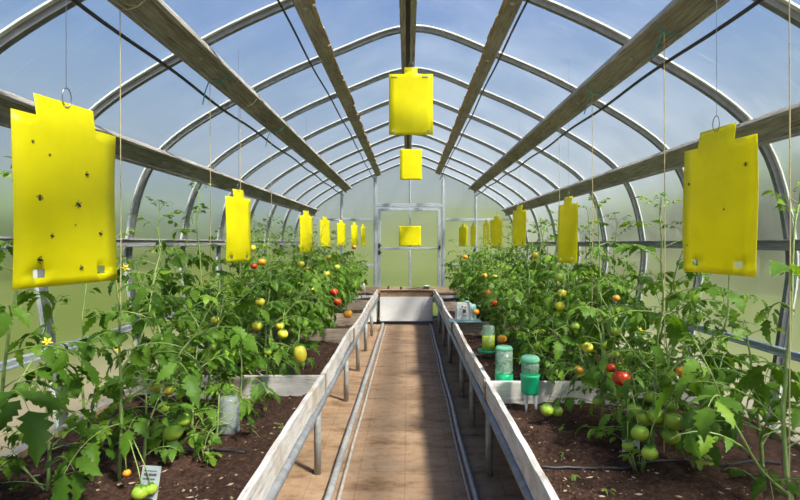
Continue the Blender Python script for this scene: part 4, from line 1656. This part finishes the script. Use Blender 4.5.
# left bed: near ones one by one
near_left = [
    (-1.62, 2.02, 1.30, dict(hi=True, lean=(0.02, 0.05), dens=.85, size=1.0, shoots=2), 'big-leaved tomato plant at the left picture edge, beside the largest card'),
    (-1.25, 2.31, 1.06, dict(hi=True, dens=.75, shoots=2, low=.25), 'tomato plant on the twine under the largest left card'),
    (-1.72, 2.85, 0.85, dict(hi=True, dens=.5, shoots=0, wide=.8), 'thin wall-side tomato plant behind the largest left card'),
    (-1.50, 2.22, 0.42, dict(hi=True, dens=1, shoots=2, low=.06), 'low sprawling tomato plant at the near left corner of the bed'),
    (-1.24, 2.50, 0.40, dict(hi=True, dens=.9, shoots=2, low=.1, wide=.8), 'small tomato plant right behind the grey plant label'),
    (-0.98, 2.72, 0.26, dict(hi=True, dens=1, shoots=2, low=.1, wide=.75), 'smallest tomato plant, sprouting in front of the milky cup'),
    (-1.13, 2.78, 0.55, dict(hi=True, dens=1, shoots=3, low=.04), 'short tomato plant bearing the round green tomatoes beside the milky cup'),
    (-1.25, 3.33, 1.40, dict(hi=True, dens=.95, shoots=4), 'tallest tomato plant of the left bed, rising beside the medium yellow card'),
    (-1.66, 3.55, 1.26, dict(hi=True, dens=.8, shoots=1), 'wall-side tomato plant just left of the tallest one'),
    (-1.02, 3.22, 0.45, dict(hi=True, dens=1, shoots=4, low=.05), 'low bushy tomato plant in front of the first left divider, right of the milky cup'),
    (-1.34, 2.95, 0.95, dict(hi=True, dens=.75, shoots=2, low=.2, wide=.85), 'leafy tomato plant between the largest left card and the tallest plant'),
    (-1.02, 3.85, 0.85, dict(hi=True, dens=1, shoots=4, low=.08), 'bushy tomato plant with the big yellow fruit at the first left divider'),
]
near_right = [
    (1.27, 1.75, 1.22, dict(hi=True, lean=(0.03, 0.02), dens=.7, size=1.05, shoots=1, low=.3), 'tomato plant on the twine at the right picture edge'),
    (1.48, 2.22, 0.66, dict(hi=True, dens=1, size=1.1, shoots=3, low=.04), 'broad-leaved tomato plant low in the right corner under the largest card'),
    (1.10, 2.66, 0.38, dict(hi=True, dens=1, shoots=2, low=.08, wide=.75), 'small tomato plant at the left foot of the big green cluster'),
    (1.36, 2.80, 0.55, dict(hi=True, dens=1, shoots=3, low=.06, wide=.85), 'short tomato plant right behind the big green cluster'),
    (1.20, 2.62, 1.25, dict(hi=True, dens=.8, shoots=3, low=.15), 'tomato plant with the big green cluster left of the largest right card'),
    (1.72, 3.0, 1.05, dict(hi=True, dens=.6, shoots=1, wide=.8), 'thin wall-side tomato plant behind the largest right card'),
    (1.25, 3.4, 1.30, dict(hi=True, dens=.7, shoots=2, low=.2, wide=.8), 'tall tomato plant rising between the medium and largest right cards'),
    (1.12, 3.08, 0.62, dict(hi=True, dens=1, shoots=3, low=.06), 'short bushy tomato plant with the big red tomato, near end of the right bed'),
    (1.58, 3.45, 1.18, dict(hi=True, dens=.95, shoots=3), 'wall-side tomato plant behind the tall one between the two nearest right cards'),
    (1.08, 3.68, 0.95, dict(hi=True, dens=1, shoots=4, low=.06), 'dense tomato plant just behind the green-capped waterer'),
]
sd = 1000
for (x, y, h, kw, lab) in near_left + near_right:
    tomato_plant(x, y, h, sd, lab, **kw)
    sd += 17
WD = {'L': 'left', 'R': 'right'}
rj = np.random.default_rng(77)
for side, sg in (('L', -1), ('R', 1)):
    for row, x0, y0, step, n in (('inner', 1.08, 4.3, 0.5, 12), ('wall-side', 1.60, 3.95, 0.52, 12)):
        for k in range(n):
            y = y0 + step * k + rj.uniform(-.07, .07)
            if y > 9.95:
                continue
            x = sg * (x0 + rj.uniform(-.05, .05) + (0.05 if sg > 0 and row == 'inner' and y > 5 else 0.0))
            h = rj.uniform(1.0, 1.27) if row == 'inner' else rj.uniform(1.1, 1.32)
            lab = 'leafy tomato plant in the %s row of the %s bed, %s beyond the first divider' % (row, WD[side], ORD[k])
            tomato_plant(x, y, h, sd, lab, hi=False, dens=1.0, size=1.0, low=0.08, shoots=5 if row == 'inner' else 4, wide=1.05)
            sd += 17

# fruit, hanging on the nearest plant
KM = {'g': ('t_green', 'green tomato'), 'y': ('t_yellow', 'yellow tomato'), 'Y': ('t_yellow', 'large oblong yellow tomato'), 'o': ('t_orange', 'orange tomato'), 'r': ('t_red', 'red tomato')}


def fruit(pl, c, r, kind, seed):
    rr = random.Random(seed)
    mat, lab = KM[kind]
    b = MB()
    sides, rows = 20, 12
    hz = 0.88 if kind != 'Y' else 1.32
    lob = rr.choice([4, 5, 6])
    ph = rr.uniform(0, 6)
    tilt = Matrix.Rotation(rr.uniform(-.25, .25), 3, 'X') @ Matrix.Rotation(rr.uniform(-.25, .25), 3, 'Y')
    vs, fs = [], []
    for j in range(rows + 1):
        th = math.pi * j / rows
        for k in range(sides):
            an = 2 * math.pi * k / sides
            q = 1 + 0.035 * math.cos(lob * an + ph) * math.sin(th)
            z = math.cos(th) * hz
            if j < 3:
                z -= 0.13 * (1 - math.sin(th)) ** 2
            v = tilt @ Vector((r * q * max(math.sin(th), 0.02) * math.cos(an), r * q * max(math.sin(th), 0.02) * math.sin(an), r * z))
            vs.append(v + Vector(c))
    for j in range(rows):
        for k in range(sides):
            k2 = (k + 1) % sides
            fs.append((j * sides + k, (j + 1) * sides + k, (j + 1) * sides + k2, j * sides + k2))
    b.add(vs, fs)
    o = b.build('tomato', mat, pl.root, True, c)
    o['label'] = lab
    # calyx
    b = MB()
    topc = Vector(c) + tilt @ Vector((0, 0, r * (hz - 0.12)))
    for k in range(5):
        an = 2 * math.pi * k / 5 + ph
        d = tilt @ Vector((math.cos(an), math.sin(an), 0))
        sdv = tilt @ Vector((-math.sin(an), math.cos(an), 0))
        upv = tilt @ Vector((0, 0, 1))
        pts = [topc + upv * r * .04, topc + d * r * .38 + upv * r * .12, topc + d * r * .8 + upv * r * .10 - upv * r * .04]
        w = [0.05 * r, 0.13 * r, 0.01 * r]
        vv = []
        for p, ww in zip(pts, w):
            vv += [p - sdv * ww, p + upv * r * .03, p + sdv * ww]
        b.add(vv, [(0, 3, 4, 1), (1, 4, 5, 2), (3, 6, 7, 4), (4, 7, 8, 5)])
    b.tube([topc - (tilt @ Vector((0, 0, r * .05))), topc + (tilt @ Vector((0, 0, r * .35)))], r * .07, 5)
    b.build('calyx', 'calyx', o)
    # stalk to the plant
    tp_ = topc + (tilt @ Vector((0, 0, r * .3)))
    best = min(pl.sp, key=lambda p: (Vector(p) - Vector((tp_.x, tp_.y, tp_.z + 0.10))).length)
    e = Vector(best)
    m1 = tp_ + Vector((0, 0, 0.03)) + (e - tp_) * 0.12
    m2 = (m1 + e) / 2 + Vector((0, 0, 0.05))
    pl.stemb.tube([tp_, m1, m2, e], [0.002, 0.0022, 0.0025, 0.003], 5)


for i, (f, w) in enumerate(zip(FRUITS, FW)):
    side = -1 if w[0] < 0 else 1
    cand = [p for p in PLANTS if p.x * side > 0]
    pl = min(cand, key=lambda p: (p.x - w[0]) ** 2 + (p.y - w[1]) ** 2 * 0.8 + (0.5 if w[2] > SOIL + p.h else 0))
    r = f[2] * f[4] / F
    c = [w[0], w[1], max(w[2], SOIL + r * 0.95)]
    fruit(pl, c, r, f[3], i)

# flowers: small yellow stars on the near plants
def flower(pl, c, r, seed):
    rr = random.Random(seed)
    b = MB()
    R = Matrix.Rotation(rr.uniform(-1, 1), 3, 'X') @ Matrix.Rotation(rr.uniform(-1, 1), 3, 'Y')
    for k in range(5):
        an = 2 * math.pi * k / 5
        d = R @ Vector((math.cos(an), math.sin(an), 0.35))
        s = R @ Vector((-math.sin(an), math.cos(an), 0))
        cc = Vector(c)
        b.add([cc, cc + d * r * .5 + s * r * .22, cc + d * r, cc + d * r * .5 - s * r * .22], [(0, 1, 2, 3)])
    b.tube([Vector(c), Vector(c) + (R @ Vector((0, 0, r * .6)))], [r * .16, r * .05], 5)
    o = b.build('flower', 'petal', pl.root)
    e = Vector(min(pl.sp, key=lambda p: (Vector(p) - Vector(c)).length))
    pl.stemb.tube([Vector(c), (Vector(c) + e) / 2 + Vector((0, 0, .03)), e], 0.0015, 4)


for i, (px, py, d) in enumerate([(47, 342, 2.1), (132, 345, 2.5), (125, 268, 2.4), (158, 332, 3.0), (455, 247, 8.3), (640, 330, 2.6), (118, 350, 2.5), (352, 238, 8.2), (566, 262, 3.7), (344, 258, 6.9)]):
    w = P(px, py, d)
    pl = min([p for p in PLANTS if p.x * w[0] > 0], key=lambda p: (p.x - w[0]) ** 2 + (p.y - w[1]) ** 2)
    flower(pl, w, 0.022, i)
for pl in PLANTS:
    pl.stemb.build('stem', 'stem', pl.root, True, pl.root.location)

# seedlings sprouting on the bare soil
sp_list = [(208, 460, 'cluster of sprouts below the milky cup'), (283, 425, 'tiny sprout near the white board of the left bed'), (395 - 130, 412, 'pale sprout mid-soil in the left bed'),
           (537, 489, 'low sprout nearest the front of the right bed'), (574, 478, 'small sprout right of the front one'), (560, 432, 'sprout on bare soil below the white spikes'),
           (608, 492, 'sprout at the bottom edge under the green cluster'), (563, 455, 'sprout midway along the bare soil of the right bed'), (640, 470, 'leafy sprout under the lightest green tomato'), (700, 470, 'leafy sprout at the foot of the right corner plant')]
for i, (px, py, lab) in enumerate(sp_list):
    d = (EYE - SOIL) * F / (py - VY)
    x = (px - VX) * d / F
    rr = np.random.default_rng(900 + i)
    big = lab.startswith('leafy') or lab.startswith('cluster')
    n = 12 if big else 5
    z = soil_z(x, d)
    T, Pb, L = [], [], []
    root = empty('seedling', (x, d, z), lab, 'seedling', 'seedlings on the bare soil')
    b = MB()
    hs = 0.07 if big else 0.022
    for k in range(n):
        a = rr.uniform(0, 6.28)
        hh = hs * rr.uniform(.5, 1.3)
        o2 = rr.normal(size=2) * (0.03 if big else 0.008)
        tipp = np.array((x + o2[0], d + o2[1], z + hh))
        b.tube([(x + o2[0] * .5, d + o2[1] * .5, z - 0.01), tipp], 0.0018, 4)
        Pb.append(tipp)
        T.append((math.cos(a), math.sin(a), rr.uniform(-.2, .4)))
        L.append(rr.uniform(.6, 1.2) * (0.055 if big else 0.026))
    T = np.array(T)
    T /= np.linalg.norm(T, axis=1, keepdims=True)
    Nn = np.tile(np.array((0, 0, 1.0)), (n, 1))
    L = np.array(L)
    V, Fc, per = leaflets_mesh(np.array(Pb), T, Nn, L, L * .32, rr.uniform(.2, .9, n), rr.uniform(-.2, .3, n), rr.uniform(-.3, .3, n), False)
    me = bpy.data.meshes.new('leaves')
    me.from_pydata((V - np.array((x, d, z))).tolist(), [], Fc.tolist())
    at = me.attributes.new('tint', 'FLOAT', 'POINT')
    at.data.foreach_set('value', np.repeat(rr.uniform(.6, .9, n), per).astype(np.float32))
    me.polygons.foreach_set('use_smooth', [True] * len(me.polygons))
    me.materials.append(M['leaf'])
    o = bpy.data.objects.new('leaves', me)
    COL.objects.link(o)
    o.parent = root
    b.build('stalks', 'stem', root, True)

# ------------------------------------------------------------------ light
w = bpy.data.worlds.new('World')
SC.world = w
w.use_nodes = True
nt = w.node_tree
for n in list(nt.nodes):
    nt.nodes.remove(n)
out = N(nt, 'ShaderNodeOutputWorld')
bg = N(nt, 'ShaderNodeBackground', inp={'Strength': 1.0})
tc = N(nt, 'ShaderNodeTexCoord')
sep = N(nt, 'ShaderNodeSeparateXYZ')
nt.links.new(tc.outputs['Generated'], sep.inputs[0])
sky = ramp(nt, sep.outputs[2], [(0.0, (0.33, 0.37, 0.37)), (0.14, (0.30, 0.35, 0.38)), (0.30, (0.21, 0.31, 0.43)), (0.50, (0.050, 0.160, 0.45)), (1.0, (0.030, 0.12, 0.42))])
mp = N(nt, 'ShaderNodeMapping')
mp.inputs['Scale'].default_value = (1.0, 1.0, 2.2)
nt.links.new(tc.outputs['Generated'], mp.inputs[0])
cl = noise(nt, mp.outputs[0], 2.3, 7, 0.6)
cm = ramp(nt, cl, [(0.56, (0, 0, 0)), (0.84, (0.6, 0.6, 0.6))])
skc = mix_col(nt, cm, sky, (0.48, 0.53, 0.60))
nt.links.new(skc, bg.inputs[0])
nt.links.new(bg.outputs[0], out.inputs[0])

sun = bpy.data.lights.new('sun', 'SUN')
sun.energy = 8.5
sun.angle = math.radians(5)
sun.color = (1.0, 0.94, 0.83)
so = bpy.data.objects.new('sun', sun)
so.location = (6, -5, 9)
so.rotation_euler = Vector((-0.58, 0.56, -1.0)).to_track_quat('-Z', 'Y').to_euler()
COL.objects.link(so)

# ------------------------------------------------------------------ camera
cam = bpy.data.cameras.new('camera')
cam.sensor_width = 36.0
cam.lens = 24.0
cam.shift_x = -(VX - 400) / 800.0
cam.shift_y = -(250 - VY) / 800.0
cam.clip_start = 0.05
cam.clip_end = 400
co = bpy.data.objects.new('camera', cam)
co.location = (0, 0, EYE)
co.rotation_euler = (math.pi / 2, 0, 0)
COL.objects.link(co)
SC.camera = co
SC.view_settings.view_transform = 'Standard'
SC.view_settings.look = 'None'
SC.view_settings.gamma = 1.0
SC.view_settings.use_curve_mapping = False
SC.view_settings.exposure = 0.46
SC.cycles.use_denoising = True
SC.cycles.max_bounces = 12
SC.cycles.transparent_max_bounces = 24
SC.cycles.transmission_bounces = 10
SC.cycles.diffuse_bounces = 5
SC.cycles.caustics_reflective = False
SC.cycles.sample_clamp_indirect = 6.0
